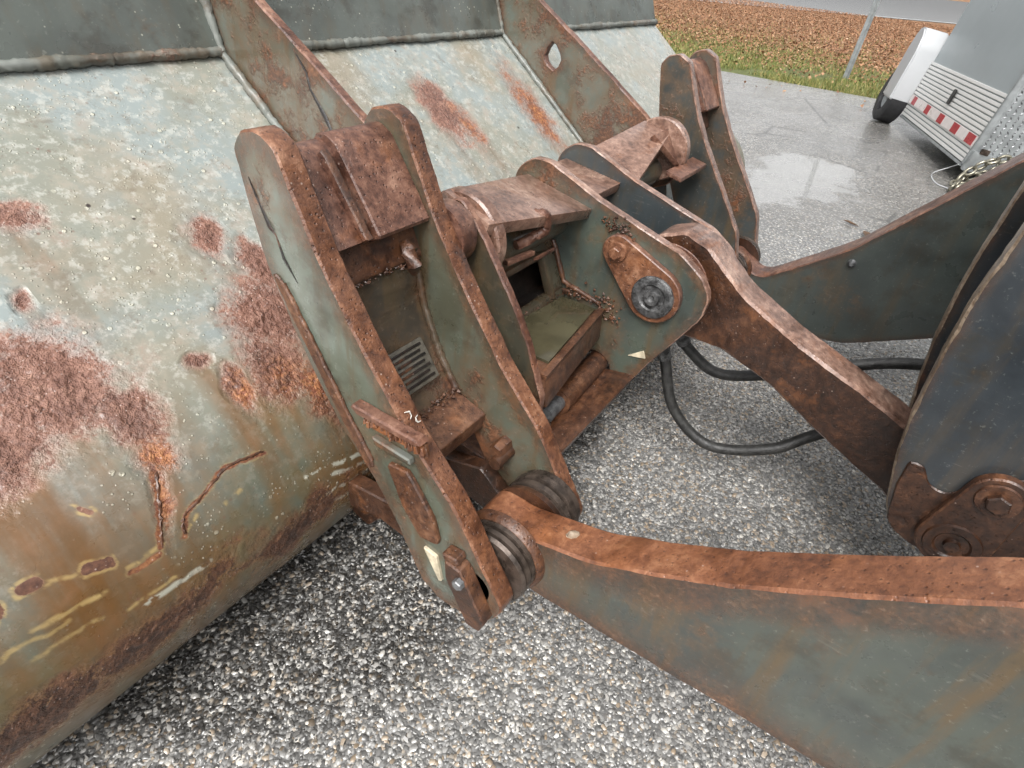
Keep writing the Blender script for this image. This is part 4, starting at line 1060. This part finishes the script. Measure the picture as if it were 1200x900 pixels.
def wheel(uc, wc, vc, R, wd):
    V, F = [], []; n = 40
    prof = [(-wd / 2, R * .62), (-wd / 2, R * .9), (-wd * .40, R), (wd * .40, R), (wd / 2, R * .9), (wd / 2, R * .62), (wd * .3, R * .58)]
    for w, r in prof:
        for k in range(n):
            a = 2 * math.pi * k / n; V.append((uc + r * math.cos(a), wc + w, vc + r * math.sin(a)))
    for i in range(len(prof) - 1):
        for k in range(n):
            j = (k + 1) % n; F.append((i * n + k, i * n + j, (i + 1) * n + j, (i + 1) * n + k))
    F.append(tuple(range(n))); 
    wh = link('wheel', me_from('wheel', V, F), MT['tyre'], trailer, 40)
    V, F = [], []; m = 28
    for w, r in ((wd * .28, R * .58), (wd * .34, R * .5), (wd * .25, R * .25), (wd * .33, R * .18), (wd * .33, .002)):
        for k in range(m):
            a = 2 * math.pi * k / m; V.append((uc + r * math.cos(a), wc + w, vc + r * math.sin(a)))
    for i in range(4):
        for k in range(m):
            j = (k + 1) % m; F.append((i * m + k, i * m + j, (i + 1) * m + j, (i + 1) * m + k))
    link('rim', me_from('rim', V, F), MT['galv'], wh, 40)
wheel(TLN + .24, .07, .105, .235, .17)
# safety chain heaped over the tongue
def torus_link(c, d, up, L=.050, w=.030, r=.0075):
    c, d, up = Vector(c), Vector(d).normalized(), Vector(up); s_ = d.cross(up).normalized(); V, F = [], []; n, m = 16, 7
    pts = []
    for k in range(n):
        a = 2 * math.pi * k / n; pts.append((math.cos(a) * L * .62, math.sin(a) * w * .62))
    up2 = s_.cross(d)
    for k in range(n):
        p = c + d * pts[k][0] + s_ * pts[k][1]
        nx_ = (d * pts[k][0] * .6 + s_ * pts[k][1]).normalized()
        for q in range(m):
            b_ = 2 * math.pi * q / m; V.append(tuple(p + nx_ * r * math.cos(b_) + up2 * r * math.sin(b_)))
    for k in range(n):
        for q in range(m):
            k2, q2 = (k + 1) % n, (q + 1) % m; F.append((k * m + q, k * m + q2, k2 * m + q2, k2 * m + q))
    return V, F
def chain(path, name='safety_chain', size=1.0):
    P = spline(path, 10); Vs, Fs = [], []; acc = 0; i = 0; step = .055 * size
    prev = Vector(P[0]); k = 0
    for p in P[1:]:
        p = Vector(p); seg = p - prev
        acc += seg.length
        while acc >= step:
            acc -= step
            c = p - seg.normalized() * acc; up = (0, 0, 1) if k % 2 else (.9, .3, .2)
            V, F = torus_link(c, seg, up, .050 * size, .032 * size, .0085 * size); b0 = len(Vs); Vs += V; Fs += [tuple(i_ + b0 for i_ in f) for f in F]; k += 1
        prev = p
    me = bpy.data.meshes.new(name); me.from_pydata(Vs, [], Fs); me.update()
    return link(name, me, MT['chain'], trailer, 60)
chain([(-.40, .14, -.110), (-.26, .07, -.080), (-.20, .01, .0), (-.18, -.06, .070), (-.16, -.14, .115), (-.14, -.25, .135), (-.12, -.36, .120), (-.12, -.48, .08)], size=1.25)
chain([(-.39, .115, -.107), (-.24, -.02, -.070), (-.20, -.11, -.02), (-.16, -.24, .03), (-.14, -.35, .08), (-.13, -.42, .11)], size=1.25)
chain([(-.34, .10, -.105), (-.22, .02, -.060), (-.20, -.06, .0), (-.16, -.15, .05), (-.10, -.19, .10)], size=1.25)
Vc, Fc = tube_geo(spline([(.0, .02, -.01), (.10, .03, -.065), (.06, .11, -.112), (-.13, .18, -.116), (-.30, .19, -.118), (-.37, .14, -.113)], 8), .0035, 8)
link('breakaway_cable', me_from('breakaway_cable', Vc, Fc), MT['fender'], trailer, 50)

# ================================================================== SIGN POST
post = thing('sign_post', 'thin galvanised channel post standing in the grass past the lot edge', 'post', (10.26, 1.294, -.02))
V, F = [], []
prof = [(-.030, -.010), (-.018, -.010), (-.014, .014), (.014, .014), (.018, -.010), (.030, -.010), (.030, -.004), (.021, -.004), (.017, .020), (-.017, .020), (-.021, -.004), (-.030, -.004)]
rzm = Matrix.Rotation(math.radians(70), 3, 'Z')
for zz in (0, 2.2):
    for a, b_ in prof:
        q = rzm @ Vector((a * 1.35, b_ * 1.35, 0)); V.append((q.x - .0 * zz, q.y - .035 * zz, zz))
n = len(prof)
for k in range(n): F.append((k, (k + 1) % n, n + (k + 1) % n, n + k))
link('channel', me_from('channel', V, F), MT['galv'], post, 20)

# ================================================================== SMALL LITTER
def leaf(x, y, rot, L, label):
    V = [(-L, 0, .004), (-L * .3, -L * .35, .008), (L * .5, -L * .3, .014), (L, 0, .010), (L * .4, L * .36, .016), (-L * .35, L * .33, .010), (0, 0, .004)]
    F = [(0, 1, 6), (1, 2, 6), (2, 3, 6), (3, 4, 6), (4, 5, 6), (5, 0, 6)]
    o = link('fallen_leaf', me_from('fallen_leaf', V, F), leafm, None, 0)
    o.location = (x, y, .002); o.rotation_euler = (0, 0, rot)
    tag(o, label, 'leaf', 'stray leaves on the lot')
leafm = plain_mat('wet brown leaf', (.10, .055, .028), .35, 0, .5, .2, 40)
leaf(3.62, .07, .4, .06, 'wet brown leaf on the lot by the far lift arm, nearer of two')
leaf(3.75, .17, 1.3, .05, 'wet brown leaf on the lot by the puddle, farther of two')

# ================================================================== THE LOADER ITSELF (outside the frame, it shades the coupler's rear faces)
loader = thing('wheel_loader', 'dark green wheel loader standing behind the coupler, out of frame', 'loader', (1.25, -1.6, 0))
def lofs(pts): return pts
plate('front_frame', [(-.95, .35, .05), (-.95, 1.0, .1), (-1.15, 1.75, .1), (-1.55, 1.80, .1), (-1.75, 1.0, .1), (-1.75, .35, .05)], .80, 1.70, MT['dark'], MT['dark'], loader)
plate('cab', [(-2.1, 1.0, .05), (-2.0, 1.7, .05), (-2.2, 3.0, .1), (-3.5, 3.05, .1), (-3.6, 1.0, .05)], .55, 1.95, MT['dark'], MT['dark'], loader)
plate('hood', [(-3.6, .7, .05), (-3.6, 2.0, .1), (-5.2, 1.85, .2), (-5.3, .7, .05)], .60, 1.90, MT['dark'], MT['dark'], loader)
for xw in (-.05, 2.0):
    for yw in (-1.75, -4.4):
        lathe('wheel', yw, .72, [(xw, .30), (xw, .60), (xw + .06, .71), (xw + .44, .71), (xw + .50, .60), (xw + .50, .30)], MT['tyre'], loader, 40)

# packed grit in the coupler's corners: too small to count
def grit(lines, n, rad, parent, mat):
    t = (1 + 5 ** .5) / 2; rg = random.Random(11)
    octa = [(1, 0, 0), (-1, 0, 0), (0, 1, 0), (0, -1, 0), (0, 0, 1), (0, 0, -1)]
    of = [(0, 2, 4), (2, 1, 4), (1, 3, 4), (3, 0, 4), (2, 0, 5), (1, 2, 5), (3, 1, 5), (0, 3, 5)]
    V, F = [], []
    for a, b_, sp in lines:
        a, b_ = Vector(a), Vector(b_)
        for _ in range(n):
            c = a.lerp(b_, rg.random()) + Vector((rg.gauss(0, sp[0]), rg.gauss(0, sp[1]), abs(rg.gauss(0, sp[2])))); r_ = rad * rg.uniform(.4, 1.3); b0 = len(V)
            V += [tuple(c + Vector(p) * r_ * rg.uniform(.6, 1.2)) for p in octa]; F += [tuple(i_ + b0 for i_ in f) for f in of]
    o = link('packed_grit', me_from('packed_grit', V, F, None, parent.location), mat, parent, 60); o['kind'] = 'stuff'
grit([((1.149, .475, .425), (1.149, .575, .425), (.004, .006, .014)), ((1.151, .43, .39), (1.151, .47, .44), (.002, .012, .018)), ((.80, .565, .457), (1.14, .575, .425), (.01, .006, .004)),
      ((.495, .510, .440), (.672, .510, .440), (.006, .006, .006)), ((.495, .598, .662), (.672, .598, .662), (.006, .003, .004)), ((1.152, .45, .60), (1.152, .49, .625), (.001, .02, .01))], 70, .0042, coupler, MT['rbrown'])
